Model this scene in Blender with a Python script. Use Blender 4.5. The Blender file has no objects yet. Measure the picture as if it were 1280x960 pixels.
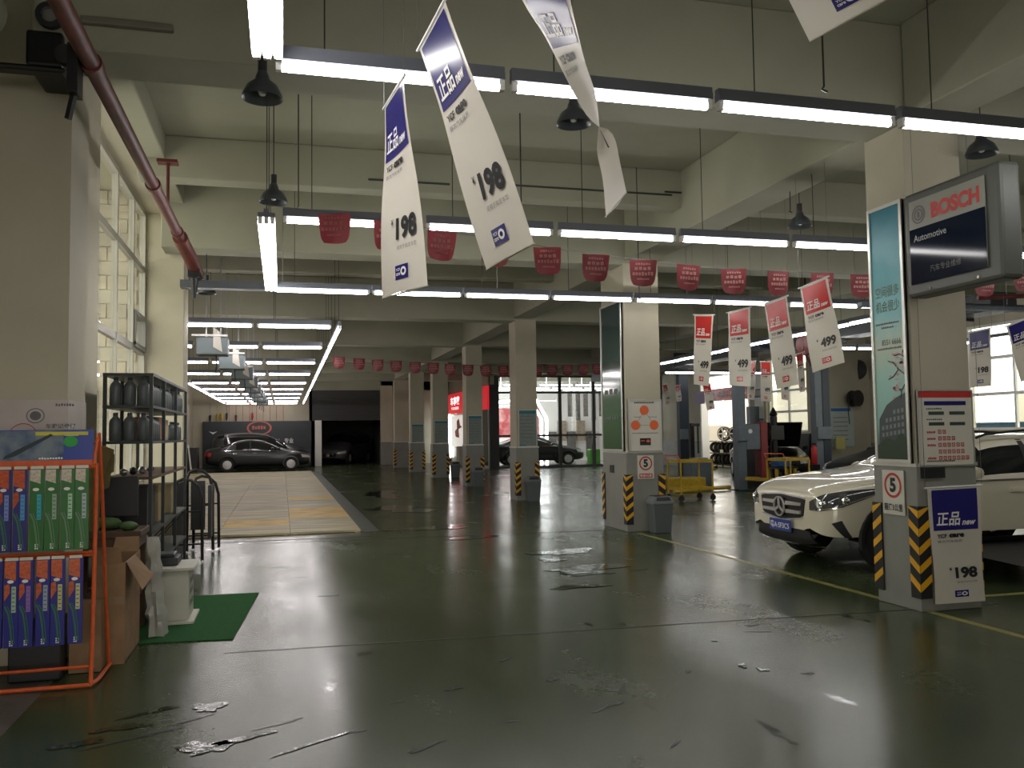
import bpy, bmesh, math, random
from mathutils import Vector, Matrix
from mathutils.bvhtree import BVHTree
random.seed(7)
SC = bpy.context.scene
COL = SC.collection
R = math.radians
# ------------------------------------------------------------------ camera
H = 1.52
FPX = 1080.0
yaw, pitch, roll = R(14.9), R(3.3), R(0.8)
F = Vector((math.sin(yaw)*math.cos(pitch), math.cos(yaw)*math.cos(pitch), math.sin(pitch)))
R0 = Vector((math.cos(yaw), -math.sin(yaw), 0)); U0 = R0.cross(F)
RV = R0*math.cos(roll) - U0*math.sin(roll); UV = U0*math.cos(roll) + R0*math.sin(roll)
cam = bpy.data.objects.new('camera', bpy.data.cameras.new('camera'))
COL.objects.link(cam)
m = Matrix.Identity(4)
for i in range(3):
    m[i][0] = RV[i]; m[i][1] = UV[i]; m[i][2] = -F[i]
m[0][3], m[1][3], m[2][3] = 0, 0, H
cam.matrix_world = m
cam.data.sensor_width = 36; cam.data.lens = FPX/1280*36
cam.data.clip_start = 0.05; cam.data.clip_end = 200
SC.camera = cam
# ------------------------------------------------------------------ sky, exposure
w = bpy.data.worlds.new('overcast_sky'); SC.world = w; w.use_nodes = True
w.node_tree.nodes['Background'].inputs[0].default_value = (1.0, 0.945, 0.83, 1)
SKY = 3.8
w.node_tree.nodes['Background'].inputs[1].default_value = SKY
SC.view_settings.view_transform = 'Standard'; SC.view_settings.look = 'None'
SC.view_settings.gamma = 1; SC.view_settings.use_curve_mapping = False
SC.view_settings.exposure = 0.0
TUBE = 24.0        # radiance of the fluorescent tubes

O3 = Vector((0, 0, H))
def at(x, y, Y):
    """measured point: where the sight line through a photo point meets the depth Y"""
    d = F + RV*((x-640)/FPX) - UV*((y-480)/FPX)
    return O3 + d*(Y/d.y)
# ------------------------------------------------------------------ materials
def mat(name, col, rough=.6, metal=0, noise=0, scale=8, bump=0, bscale=40, emit=None, es=0, coat=0, trans=0, spec=.5, col2=None):
    m = bpy.data.materials.new(name); m.use_nodes = True
    nt = m.node_tree; p = nt.nodes['Principled BSDF']; L = nt.links.new
    c = (*col, 1) if len(col) == 3 else col
    p.inputs['Base Color'].default_value = c
    p.inputs['Roughness'].default_value = rough; p.inputs['Metallic'].default_value = metal
    p.inputs['Specular IOR Level'].default_value = spec
    p.inputs['Coat Weight'].default_value = coat; p.inputs['Coat Roughness'].default_value = .04
    p.inputs['Transmission Weight'].default_value = trans
    if emit: p.inputs['Emission Color'].default_value = (*emit, 1); p.inputs['Emission Strength'].default_value = es
    tc = nt.nodes.new('ShaderNodeTexCoord')
    if noise or col2:
        n = nt.nodes.new('ShaderNodeTexNoise'); n.inputs['Scale'].default_value = scale; n.inputs['Detail'].default_value = 5
        L(tc.outputs['Object'], n.inputs['Vector'])
        r = nt.nodes.new('ShaderNodeMix'); r.data_type = 'RGBA'
        b = col2 if col2 else tuple(v*(1-noise) for v in col[:3])
        r.inputs[6].default_value = c; r.inputs[7].default_value = (*b, 1)
        mr = nt.nodes.new('ShaderNodeMapRange'); mr.inputs[1].default_value = .38; mr.inputs[2].default_value = .68
        L(n.outputs['Fac'], mr.inputs[0]); L(mr.outputs[0], r.inputs[0]); L(r.outputs[2], p.inputs['Base Color'])
    if bump:
        n2 = nt.nodes.new('ShaderNodeTexNoise'); n2.inputs['Scale'].default_value = bscale; n2.inputs['Detail'].default_value = 4
        L(tc.outputs['Object'], n2.inputs['Vector'])
        b = nt.nodes.new('ShaderNodeBump'); b.inputs['Strength'].default_value = bump; b.inputs['Distance'].default_value = .01
        L(n2.outputs['Fac'], b.inputs['Height']); L(b.outputs[0], p.inputs['Normal'])
    return m
def glassmat(name, tint, refl=.12, rough=.02):
    m = bpy.data.materials.new(name); m.use_nodes = True; nt = m.node_tree; nt.nodes.clear(); L = nt.links.new
    o = nt.nodes.new('ShaderNodeOutputMaterial'); mx = nt.nodes.new('ShaderNodeMixShader')
    t = nt.nodes.new('ShaderNodeBsdfTransparent'); t.inputs[0].default_value = (*tint, 1)
    g = nt.nodes.new('ShaderNodeBsdfGlossy'); g.inputs['Roughness'].default_value = rough
    f = nt.nodes.new('ShaderNodeFresnel'); f.inputs[0].default_value = 1.5
    a = nt.nodes.new('ShaderNodeMath'); a.operation = 'ADD'; a.inputs[1].default_value = refl*.4
    L(f.outputs[0], a.inputs[0])
    ge = nt.nodes.new('ShaderNodeNewGeometry'); k = nt.nodes.new('ShaderNodeMath'); k.operation = 'SUBTRACT'; k.inputs[0].default_value = 1; L(ge.outputs['Backfacing'], k.inputs[1])
    k2 = nt.nodes.new('ShaderNodeMath'); k2.operation = 'MULTIPLY'; L(a.outputs[0], k2.inputs[0]); L(k.outputs[0], k2.inputs[1]); L(k2.outputs[0], mx.inputs[0]); L(t.outputs[0], mx.inputs[1]); L(g.outputs[0], mx.inputs[2]); L(mx.outputs[0], o.inputs[0])
    return m
def clothmat(name, col, tr=.35, rough=.35, noise=0):
    m = mat(name, col, rough, noise=noise); nt = m.node_tree; L = nt.links.new
    p = nt.nodes['Principled BSDF']; o = nt.nodes['Material Output']
    t = nt.nodes.new('ShaderNodeBsdfTranslucent'); t.inputs[0].default_value = (*col, 1)
    mx = nt.nodes.new('ShaderNodeMixShader'); mx.inputs[0].default_value = tr
    L(p.outputs[0], mx.inputs[1]); L(t.outputs[0], mx.inputs[2]); L(mx.outputs[0], o.inputs[0])
    return m
def emitmat(name, col, s):
    return mat(name, (.8, .8, .8), .4, emit=col, es=s)
M = {}
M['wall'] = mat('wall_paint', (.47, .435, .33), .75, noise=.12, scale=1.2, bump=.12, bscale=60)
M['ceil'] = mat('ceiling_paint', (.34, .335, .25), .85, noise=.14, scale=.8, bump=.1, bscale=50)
M['grey'] = mat('grey_dado_paint', (.24, .24, .215), .5, noise=.12, scale=3)
M['conc'] = mat('bare_concrete', (.10, .085, .07), .55, noise=.4, scale=6, bump=.3)
M['white'] = mat('white_paint', (.72, .71, .66), .45)
M['whitem'] = mat('white_enamel', (.75, .75, .72), .35)
M['alu'] = mat('aluminium_trim', (.62, .62, .58), .35, .7)
M['dark'] = mat('dark_plastic', (.018, .018, .02), .45)
M['black'] = mat('black_metal', (.012, .012, .013), .4, .3)
M['steel'] = mat('brushed_steel', (.4, .4, .4), .3, .9)
M['chrome'] = mat('chrome', (.8, .8, .8), .08, 1)
M['silver'] = mat('bright_silver_trim', (.62, .62, .60), .22, .45)
M['redpipe'] = mat('red_pipe_paint', (.13, .025, .018), .5, noise=.4, scale=9)
M['orange'] = mat('orange_enamel', (.62, .10, .02), .38, noise=.2, scale=20)
M['card'] = mat('cardboard', (.27, .16, .08), .8, noise=.25, scale=6, bump=.1)
M['cardo'] = mat('olive_cardboard', (.17, .125, .04), .8, noise=.25, scale=9)
M['wood'] = mat('brown_wood', (.10, .055, .028), .6, noise=.4, scale=7)
M['green'] = mat('green_carpet', (.012, .13, .022), .95, noise=.35, scale=60, bump=.9, bscale=400)
M['mwhite'] = mat('mdf_white', (.52, .51, .43), .5, noise=.08)
M['jug'] = mat('grey_jug_plastic', (.10, .115, .12), .38)
M['jugcap'] = mat('jug_cap', (.03, .03, .035), .4)
M['shelfm'] = mat('shelf_dark_steel', (.022, .03, .03), .45, .2)
M['yellow'] = mat('yellow_enamel', (.55, .36, .02), .4, noise=.2, scale=12)
M['gyellow'] = mat('guard_yellow', (.70, .36, .015), .45)
M['gblack'] = mat('guard_black', (.012, .012, .012), .6)
M['blueb'] = mat('blue_plastic', (.02, .09, .26), .4)
M['redm'] = mat('red_enamel', (.45, .02, .02), .4)
M['lift'] = mat('lift_grey_paint', (.12, .15, .18), .4, noise=.15)
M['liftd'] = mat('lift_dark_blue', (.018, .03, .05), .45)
M['bin'] = mat('bin_grey', (.10, .115, .12), .45)
M['navy'] = clothmat('navy_print', (.025, .022, .17), .15, .22)
M['banner'] = clothmat('banner_vinyl', (.66, .62, .54), .18, .3)
M['redprint'] = clothmat('red_print', (.62, .035, .03), .2, .25)
M['ink'] = mat('black_ink', (.012, .012, .014), .5)
M['gink'] = mat('grey_ink', (.13, .13, .13), .6)
M['wink'] = mat('white_ink', (.75, .74, .72), .45)
M['rink'] = mat('red_ink', (.50, .03, .025), .5)
M['oink'] = mat('orange_ink', (.75, .14, .04), .5)
M['paper'] = mat('poster_paper', (.60, .58, .50), .4)
M['flag'] = clothmat('red_flag_cloth', (.19, .028, .034), .3, .5)
M['flagink'] = clothmat('pale_flag_print', (.42, .20, .18), .3, .5)
M['cream'] = mat('cream_car_paint', (.66, .62, .48), .3, coat=1)
M['blackcar'] = mat('black_car_paint', (.006, .006, .007), .35, coat=.35)
M['clad'] = mat('black_cladding', (.015, .015, .016), .55)
M['tyre'] = mat('tyre_rubber', (.014, .014, .014), .75)
M['rim'] = mat('alloy_rim', (.62, .62, .60), .35, .25)
M['cglass'] = mat('car_glass', (.010, .012, .013), .06, spec=.8)
M['lens'] = mat('headlight_lens', (.05, .055, .06), .06, spec=.9, coat=1)
M['plate'] = mat('blue_plate', (.015, .05, .30), .35)
M['redlamp'] = mat('tail_lamp', (.5, .01, .01), .15, coat=1)
M['glass'] = glassmat('clear_glass', (.93, .95, .93))
M['tealglass'] = glassmat('teal_glass', (.35, .55, .48), .3)
M['tube'] = emitmat('fluorescent_tube', (1.0, .97, .95), TUBE)
M['tubep'] = emitmat('pinkish_fluorescent_tube', (1.0, .93, .93), TUBE*1.15)
M['led'] = emitmat('led_strip', (.97, .97, 1.0), 16)
M['wrap'] = glassmat('cling_film', (.80, .80, .74), .5, .25)
M['bag'] = clothmat('plastic_bag', (.60, .59, .53), .3, .3, noise=.3)
M['sheet'] = clothmat('plastic_sheet', (.80, .77, .70), .5, .5, noise=.12)
M['yline'] = mat('yellow_line_paint', (.30, .28, .07), .35, noise=.4, scale=9)
M['rubber'] = mat('rubber_dark', (.02, .02, .02), .8)
M['board'] = mat('dark_board', (.014, .018, .024), .35)
M['greenp'] = mat('green_bag', (.06, .12, .03), .6, noise=.4, scale=25)
M['bluelabel'] = mat('blue_label', (.05, .16, .45), .5)
M['teal'] = mat('teal_header', (.02, .16, .22), .5)
M['palet'] = mat('pale_teal_paper', (.20, .24, .22), .3, noise=.15, scale=20)
M['lgreen'] = mat('lime_green', (.15, .55, .08), .4)

def floor_material():
    m = bpy.data.materials.new('green_epoxy_floor'); m.use_nodes = True; nt = m.node_tree; L = nt.links.new
    p = nt.nodes['Principled BSDF']; tc = nt.nodes.new('ShaderNodeTexCoord')
    def nz(sc, det, stretch=None):
        n = nt.nodes.new('ShaderNodeTexNoise'); n.inputs['Scale'].default_value = sc; n.inputs['Detail'].default_value = det
        if stretch:
            mp = nt.nodes.new('ShaderNodeMapping'); mp.inputs['Scale'].default_value = stretch; mp.inputs['Rotation'].default_value = (0, 0, R(12))
            L(tc.outputs['Object'], mp.inputs[0]); L(mp.outputs[0], n.inputs['Vector'])
        else: L(tc.outputs['Object'], n.inputs['Vector'])
        return n
    def rng(src, a, b, c=0, d=1):
        q = nt.nodes.new('ShaderNodeMapRange'); q.inputs[1].default_value = a; q.inputs[2].default_value = b; q.inputs[3].default_value = c; q.inputs[4].default_value = d
        L(src, q.inputs[0]); return q.outputs[0]
    def mix(f, a, b):
        q = nt.nodes.new('ShaderNodeMix'); q.data_type = 'RGBA'
        L(f, q.inputs[0])
        for i, v in ((6, a), (7, b)):
            if isinstance(v, tuple): q.inputs[i].default_value = (*v, 1)
            else: L(v, q.inputs[i])
        return q.outputs[2]
    n1 = nz(.7, 6); c1 = mix(rng(n1.outputs['Fac'], .35, .65), (.036, .054, .021), (.048, .062, .030))
    n2 = nz(3.5, 8, (1, .35, 1)); stain = rng(n2.outputs['Fac'], .64, .70)
    c2 = mix(stain, c1, (.016, .020, .011))
    L(c2, p.inputs['Base Color'])
    n3 = nz(1.1, 5, (1, .5, 1)); n4 = nz(22, 4)
    r1 = rng(n3.outputs['Fac'], .35, .7, .15, .25)
    q = nt.nodes.new('ShaderNodeMath'); q.operation = 'MULTIPLY_ADD'; L(n4.outputs['Fac'], q.inputs[0]); q.inputs[1].default_value = .08; L(r1, q.inputs[2])
    s = nt.nodes.new('ShaderNodeMath'); s.operation = 'MULTIPLY_ADD'; L(stain, s.inputs[0]); s.inputs[1].default_value = -.12; L(q.outputs[0], s.inputs[2])
    L(s.outputs[0], p.inputs['Roughness'])
    b = nt.nodes.new('ShaderNodeBump'); b.inputs['Strength'].default_value = .12; b.inputs['Distance'].default_value = .004
    n5 = nz(6, 3); L(n5.outputs['Fac'], b.inputs['Height']); L(b.outputs[0], p.inputs['Normal'])
    p.inputs['Specular IOR Level'].default_value = .38
    return m
M['floor'] = floor_material()
def water_material():
    m = mat('water_film', (.026, .034, .017), .04, spec=.7, bump=.4, bscale=9)
    return m
M['water'] = water_material()
def random_mat(name, cols, rough):
    m = mat(name, cols[0], rough); nt = m.node_tree; L = nt.links.new; p = nt.nodes['Principled BSDF']
    oi = nt.nodes.new('ShaderNodeObjectInfo'); cr = nt.nodes.new('ShaderNodeValToRGB'); cr.color_ramp.interpolation = 'CONSTANT'
    e = cr.color_ramp.elements
    while len(e) < len(cols): e.new(0)
    for i, c in enumerate(cols): e[i].position = i/len(cols); e[i].color = (*c, 1)
    tc = nt.nodes.new('ShaderNodeTexCoord'); n = nt.nodes.new('ShaderNodeTexNoise'); n.inputs['Scale'].default_value = 2.5; n.inputs['Detail'].default_value = 6
    mp = nt.nodes.new('ShaderNodeMapping'); mp.inputs['Scale'].default_value = (.4, 2, 1)
    g = nt.nodes.new('ShaderNodeNewGeometry'); L(g.outputs['Position'], mp.inputs[0]); L(mp.outputs[0], n.inputs['Vector'])
    mr = nt.nodes.new('ShaderNodeMapRange'); mr.inputs[1].default_value = .3; mr.inputs[2].default_value = .7; mr.inputs[3].default_value = .5; mr.inputs[4].default_value = 1.1
    L(n.outputs['Fac'], mr.inputs[0])
    mx = nt.nodes.new('ShaderNodeMix'); mx.data_type = 'RGBA'; mx.blend_type = 'MULTIPLY'; mx.inputs[0].default_value = 1
    L(oi.outputs['Random'], cr.inputs[0]); L(cr.outputs[0], mx.inputs[6]); L(mr.outputs[0], mx.inputs[7]); L(mx.outputs[2], p.inputs['Base Color'])
    return m
M['grate'] = random_mat('beige_grating', [(.52, .45, .27), (.49, .43, .27), (.54, .46, .27), (.46, .42, .27)], .5)
M['gratey'] = mat('yellow_grating', (.66, .44, .12), .5, noise=.3, scale=3)
def gradient_mat(name, stops, axis, a, b, rough=.35):
    """printed artwork: colour runs along one object axis"""
    m = mat(name, stops[0][1], rough); nt = m.node_tree; L = nt.links.new; p = nt.nodes['Principled BSDF']
    tc = nt.nodes.new('ShaderNodeTexCoord'); sx = nt.nodes.new('ShaderNodeSeparateXYZ'); L(tc.outputs['Object'], sx.inputs[0])
    mr = nt.nodes.new('ShaderNodeMapRange'); mr.inputs[1].default_value = a; mr.inputs[2].default_value = b; L(sx.outputs[axis], mr.inputs[0])
    n = nt.nodes.new('ShaderNodeTexNoise'); n.inputs['Scale'].default_value = 6; L(tc.outputs['Object'], n.inputs['Vector'])
    ad = nt.nodes.new('ShaderNodeMath'); ad.operation = 'MULTIPLY_ADD'; L(n.outputs['Fac'], ad.inputs[0]); ad.inputs[1].default_value = .10; L(mr.outputs[0], ad.inputs[2])
    cr = nt.nodes.new('ShaderNodeValToRGB'); e = cr.color_ramp.elements
    while len(e) < len(stops): e.new(.5)
    for i, (s, c) in enumerate(stops): e[i].position = s
    for i, (s, c) in enumerate(stops): e[i].color = (*c, 1)
    L(ad.outputs[0], cr.inputs[0]); L(cr.outputs[0], p.inputs['Base Color'])
    return m
# ------------------------------------------------------------------ object helpers
def tag(o, label=None, cat=None, group=None, kind=None):
    if label: o['label'] = label
    if cat: o['category'] = cat
    if group: o['group'] = group
    if kind: o['kind'] = kind
    return o
ORD = ['first', 'second', 'third', 'fourth', 'fifth', 'sixth', 'seventh', 'eighth', 'ninth', 'tenth', 'eleventh', 'twelfth', 'thirteenth', 'fourteenth', 'fifteenth', 'sixteenth', 'seventeenth', 'eighteenth', 'nineteenth', 'twentieth'] + ['twenty-'+q for q in ('first', 'second', 'third', 'fourth', 'fifth', 'sixth', 'seventh', 'eighth', 'ninth')]
def thing(name, label, cat, loc=(0, 0, 0), rz=0, group=None):
    o = bpy.data.objects.new(name, None); COL.objects.link(o); o.location = loc; o.rotation_euler = (0, 0, rz)
    o.empty_display_size = .1
    return tag(o, label, cat, group)
def wloc(o):
    v = Vector((0, 0, 0))
    while o: v += o.location; o = o.parent
    return v
def kids(o): return [c for c in ALLP.get(o.name, [])]
ALLP = {}
def dup(o, loc=None, rz=None, label=None, group=None, parent=None):
    c = o.copy(); COL.objects.link(c)
    if parent: c.parent = parent; ALLP.setdefault(parent.name, []).append(c)
    if loc is not None: c.location = loc
    if rz is not None: c.rotation_euler = (0, 0, rz)
    if label: c['label'] = label
    if group: c['group'] = group
    for k in kids(o): dup(k, parent=c)
    return c
class MB:
    def __init__(s): s.v = []; s.f = []; s.m = []
    def add(s, vs, fs, mi=0):
        b = len(s.v); s.v += [Vector(v) for v in vs]; s.f += [tuple(i+b for i in f) for f in fs]; s.m += [mi]*len(fs); return s
    def box(s, x0, x1, y0, y1, z0, z1, mi=0):
        return s.add([(x0,y0,z0),(x1,y0,z0),(x1,y1,z0),(x0,y1,z0),(x0,y0,z1),(x1,y0,z1),(x1,y1,z1),(x0,y1,z1)],
            [(0,3,2,1),(4,5,6,7),(0,1,5,4),(1,2,6,5),(2,3,7,6),(3,0,4,7)], mi)
    def bar(s, p, q, wx, wz, up=(0,0,1), mi=0):
        p, q = Vector(p), Vector(q); d = (q-p).normalized(); u = Vector(up)
        if abs(d.dot(u)) > .98: u = Vector((0, 1, 0))
        r = d.cross(u).normalized()*wx/2; u = r.cross(d).normalized()*wz/2
        vs = [p-r-u, p+r-u, p+r+u, p-r+u, q-r-u, q+r-u, q+r+u, q-r+u]
        return s.add(vs, [(0,1,2,3),(7,6,5,4),(0,4,5,1),(1,5,6,2),(2,6,7,3),(3,7,4,0)], mi)
    def cyl(s, p, q, r, r2=None, n=12, mi=0):
        p, q = Vector(p), Vector(q); d = (q-p).normalized(); a = d.orthogonal().normalized(); b = d.cross(a)
        r2 = r if r2 is None else r2; vs = []; fs = []
        for i in range(n):
            t = 2*math.pi*i/n; o = a*math.cos(t)+b*math.sin(t); vs += [p+o*r, q+o*r2]
        for i in range(n):
            j = (i+1) % n; fs.append((2*i, 2*j, 2*j+1, 2*i+1))
        fs.append(tuple(2*i for i in range(n))[::-1]); fs.append(tuple(2*i+1 for i in range(n)))
        return s.add(vs, fs, mi)
    def tube(s, pts, r, n=8, mi=0):
        pts = [Vector(p) for p in pts]; vs = []; fs = []; prev = None
        for i, p in enumerate(pts):
            d = ((pts[min(i+1, len(pts)-1)]-pts[max(i-1, 0)])).normalized()
            a = d.orthogonal().normalized() if prev is None else (prev - d*prev.dot(d)).normalized()
            prev = a; b = d.cross(a)
            for k in range(n):
                t = 2*math.pi*k/n; vs.append(p+(a*math.cos(t)+b*math.sin(t))*r)
        for i in range(len(pts)-1):
            for k in range(n):
                j = (k+1) % n; fs.append((i*n+k, i*n+j, (i+1)*n+j, (i+1)*n+k))
        fs.append(tuple(range(n))[::-1]); fs.append(tuple((len(pts)-1)*n+k for k in range(n)))
        return s.add(vs, fs, mi)
    def lathe(s, prof, c=(0,0,0), n=20, axis=(0,0,1), mi=0):
        c = Vector(c); d = Vector(axis).normalized(); a = d.orthogonal().normalized(); b = d.cross(a); vs = []; fs = []
        for r, z in prof:
            for k in range(n):
                t = 2*math.pi*k/n; vs.append(c + d*z + (a*math.cos(t)+b*math.sin(t))*r)
        for i in range(len(prof)-1):
            for k in range(n):
                j = (k+1) % n; fs.append((i*n+k, i*n+j, (i+1)*n+j, (i+1)*n+k))
        mx = max(p[0] for p in prof)
        if min(prof[0][0], prof[-1][0]) > .5*mx and len(prof) > 3:      # open ring: close the section instead of capping it
            e = (len(prof)-1)*n
            for k in range(n):
                j = (k+1) % n; fs.append((e+k, e+j, j, k))
        else: fs.append(tuple(range(n))[::-1]); fs.append(tuple((len(prof)-1)*n+k for k in range(n)))
        return s.add(vs, fs, mi)
    def prism(s, pts, ex, mi=0):
        ex = Vector(ex); pts = [Vector(p) for p in pts]; n = len(pts)
        fs = [tuple(range(n))[::-1], tuple(range(n, 2*n))]+[(i, (i+1) % n, (i+1) % n+n, i+n) for i in range(n)]
        return s.add(pts+[p+ex for p in pts], fs, mi)
    def grid(s, rows, mi=0):
        n = len(rows[0]); vs = [p for r in rows for p in r]
        return s.add(vs, [(i*n+j, i*n+j+1, (i+1)*n+j+1, (i+1)*n+j) for i in range(len(rows)-1) for j in range(n-1)], mi)
    def build(s, name, mats, parent=None, bevel=0, smooth=False, label=None, kind=None):
        me = bpy.data.meshes.new(name); off = wloc(parent) if parent else Vector((0, 0, 0))
        me.from_pydata([tuple(v-off) for v in s.v], [], s.f)
        if not isinstance(mats, (list, tuple)): mats = [mats]
        for q in mats: me.materials.append(q)
        me.polygons.foreach_set('material_index', s.m)
        bm = bmesh.new(); bm.from_mesh(me); bmesh.ops.recalc_face_normals(bm, faces=bm.faces); bm.to_mesh(me); bm.free()
        if smooth: me.shade_smooth() if hasattr(me, 'shade_smooth') else None
        o = bpy.data.objects.new(name, me); COL.objects.link(o)
        if parent: o.parent = parent; ALLP.setdefault(parent.name, []).append(o)
        if bevel:
            b = o.modifiers.new('bevel', 'BEVEL'); b.width = bevel; b.segments = 2; b.limit_method = 'ANGLE'
        if smooth:
            es = o.modifiers.new('split', 'EDGE_SPLIT'); es.split_angle = R(38)
        if label: o['label'] = label
        if kind: o['kind'] = kind
        return o
def struct(name, mb, m, **k):
    o = mb.build(name, m, **k); o['kind'] = 'structure'; return o
# text -> flat mesh data, cached; unit height
_TX = {}
def glyphs(s, bold=0.0, shear=0.0, space=1.0):
    k = (s, bold, shear, space)
    if k not in _TX:
        c = bpy.data.curves.new('t', 'FONT'); c.body = s; c.offset = bold; c.shear = shear; c.resolution_u = 3; c.space_character = space
        o = bpy.data.objects.new('t', c); COL.objects.link(o)
        dg = bpy.context.evaluated_depsgraph_get(); me = bpy.data.meshes.new_from_object(o.evaluated_get(dg))
        vs = [(v.co.x, v.co.y) for v in me.vertices]; fs = [tuple(p.vertices) for p in me.polygons]
        bpy.data.objects.remove(o); bpy.data.curves.remove(c); bpy.data.meshes.remove(me)
        if not vs: vs = [(0, 0), (1, 0), (1, 1)]; fs = [(0, 1, 2)]
        x0 = min(v[0] for v in vs); x1 = max(v[0] for v in vs); y0 = min(v[1] for v in vs); y1 = max(v[1] for v in vs)
        _TX[k] = ([((x-x0)/(x1-x0), (y-y0)/(y1-y0)) for x, y in vs], fs, (x1-x0)/(y1-y0))
    return _TX[k]
def put_text(mb, s, x0, y0, w, h, S, bold=.02, shear=0, mi=0, space=1.0):
    """text filling the box (x0,y0,w,h) of surface S(u,v)->point"""
    vs, fs, asp = glyphs(s, bold, shear, space)
    mb.add([S(x0+vx*w, y0+vy*h) for vx, vy in vs], fs, mi)
def put_rect(mb, x0, y0, w, h, S, n=1, m_=1, mi=0):
    mb.grid([[S(x0+w*i/n, y0+h*j/m_) for i in range(n+1)] for j in range(m_+1)], mi)
def put_disc(mb, cx, cy, rx, ry, S, n=20, r_in=0, mi=0):
    if r_in == 0: mb.add([S(cx+rx*math.cos(2*math.pi*k/n), cy+ry*math.sin(2*math.pi*k/n)) for k in range(n)], [tuple(range(n))], mi)
    else:
        vs = []
        for k in range(n):
            c, s_ = math.cos(2*math.pi*k/n), math.sin(2*math.pi*k/n); vs += [S(cx+rx*c, cy+ry*s_), S(cx+rx*r_in*c, cy+ry*r_in*s_)]
        mb.add(vs, [(2*k, (2*k+2) % (2*n), (2*k+3) % (2*n), 2*k+1) for k in range(n)], mi)
def put_dashes(mb, x0, y0, w, h, S, n=10, fill=.72, mi=0, rnd=random.Random(3)):
    """a line of print too small to read: one little mark per character"""
    for k in range(n):
        a = x0+w*k/n; put_rect(mb, a, y0+h*.1*rnd.random(), w/n*fill, h*(.75+.25*rnd.random()), S, mi=mi)
def plane(o, u, v, off=.003):
    """flat surface S(u,v) in metres from origin o, lifted by off along u x v"""
    o, u, v = Vector(o), Vector(u).normalized(), Vector(v).normalized(); n = u.cross(v)*off
    return lambda a, b: o+u*a+v*b+n

# ================================================================== SETTING
XR = 17.0; YB = 46.5; ZC = 5.0
b = MB().box(-1.40, 30, -10, 60, -.1, 0); b.box(-4.6, -1.40, 12.95, 60, -.1, 0)
struct('floor', b, M['floor'])
struct('trim_1', MB().box(-6, -1.40, -10, 12.95, -.1, .002), M['conc'])
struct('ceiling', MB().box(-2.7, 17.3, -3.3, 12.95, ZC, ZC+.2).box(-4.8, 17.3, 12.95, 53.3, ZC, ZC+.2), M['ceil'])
# left wall with the tall window opening between the two wall piers
b = MB()
b.box(-2.7, -2.3, -3, 6.62, 0, ZC); b.box(-2.7, -1.6, 6.62, 8.4, 0, ZC); b.box(-2.0, -1.6, 8.4, 12.95, 4.7, ZC); b.box(-2.0, -1.6, 8.4, 12.95, 0, .9)
struct('wall_left', b, M['wall'])
struct('wall_left_pier', MB().box(-1.6, -1.45, 6.62, 7.17, 0, ZC), M['wall'])
struct('wall_left_return', MB().box(-4.6, -1.35, 12.95, 13.5, 0, ZC), M['wall'], bevel=.01)
b = MB().box(-4.8, -4.4, 13.5, YB, 0, ZC); struct('wall_left_wash_bay', b, M['wall'])
b = MB().box(-4.6, 1.35, YB, YB+.3, 0, ZC); struct('wall_back', b, M['wall'])
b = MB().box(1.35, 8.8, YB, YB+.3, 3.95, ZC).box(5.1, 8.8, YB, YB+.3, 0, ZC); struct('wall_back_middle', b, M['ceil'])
M['shut'] = mat('dark_shutter', (.05, .05, .048), .6)
b = MB()
for k in range(16): b.box(1.5, 5.1, YB-.02+.02*(k % 2), YB+.06, 2.35+k*.1, 2.445+k*.1)
struct('door_1', b, M['shut'])
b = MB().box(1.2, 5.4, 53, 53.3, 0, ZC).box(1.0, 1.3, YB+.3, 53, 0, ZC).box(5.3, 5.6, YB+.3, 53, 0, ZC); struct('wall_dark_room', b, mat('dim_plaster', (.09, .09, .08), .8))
struct('trim_2', MB().box(1.62, 1.95, 45.6, 45.9, 0, 2.35), M['white'])
# right wall (x = 17): windows and the open delivery doorway
def wall_y(x0, x1, y0, y1, holes):
    b = MB(); ys = sorted({y0, y1} | {h[0] for h in holes} | {h[1] for h in holes})
    for a, c in zip(ys, ys[1:]):
        hs = sorted([h for h in holes if h[0] <= a and h[1] >= c], key=lambda h: h[2]); z = 0
        for h in hs:
            if h[2] > z: b.box(x0, x1, a, c, z, h[2])
            z = h[3]
        b.box(x0, x1, a, c, z, ZC)
    return b
WIN = [(23.1, 25.15, 1.45, 4.1), (25.45, 28.0, 1.45, 4.1), (15.6, 18.5, 1.45, 4.1), (12.4, 15.2, 1.45, 4.1), (19.6, 21.9, 1.45, 4.1)]
b = wall_y(XR, XR+.3, -3, 37, [WIN[0], WIN[1], WIN[2], WIN[3], (29.1, 33.1, 0, 3.85)])
struct('wall_right', b, M['wall'])
struct('wall_right_dado', wall_y(XR-.012, XR, 8, 37, [(29.2, 33.0, 0, 3.75), (8, 37, 1.1, ZC)]) if False else MB().box(XR-.012, XR, 33.0, 37, 0, 1.1).box(XR-.012, XR, 8, 29.2, 0, 1.1), M['grey'])
# wall behind the camera: wide open shopfront lets daylight in
b = MB().box(2.6, XR+.3, -3.3, -3, 0, ZC).box(-2.7, 2.6, -3.3, -3, 2.7, ZC); struct('wall_front', b, M['wall'])
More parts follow.
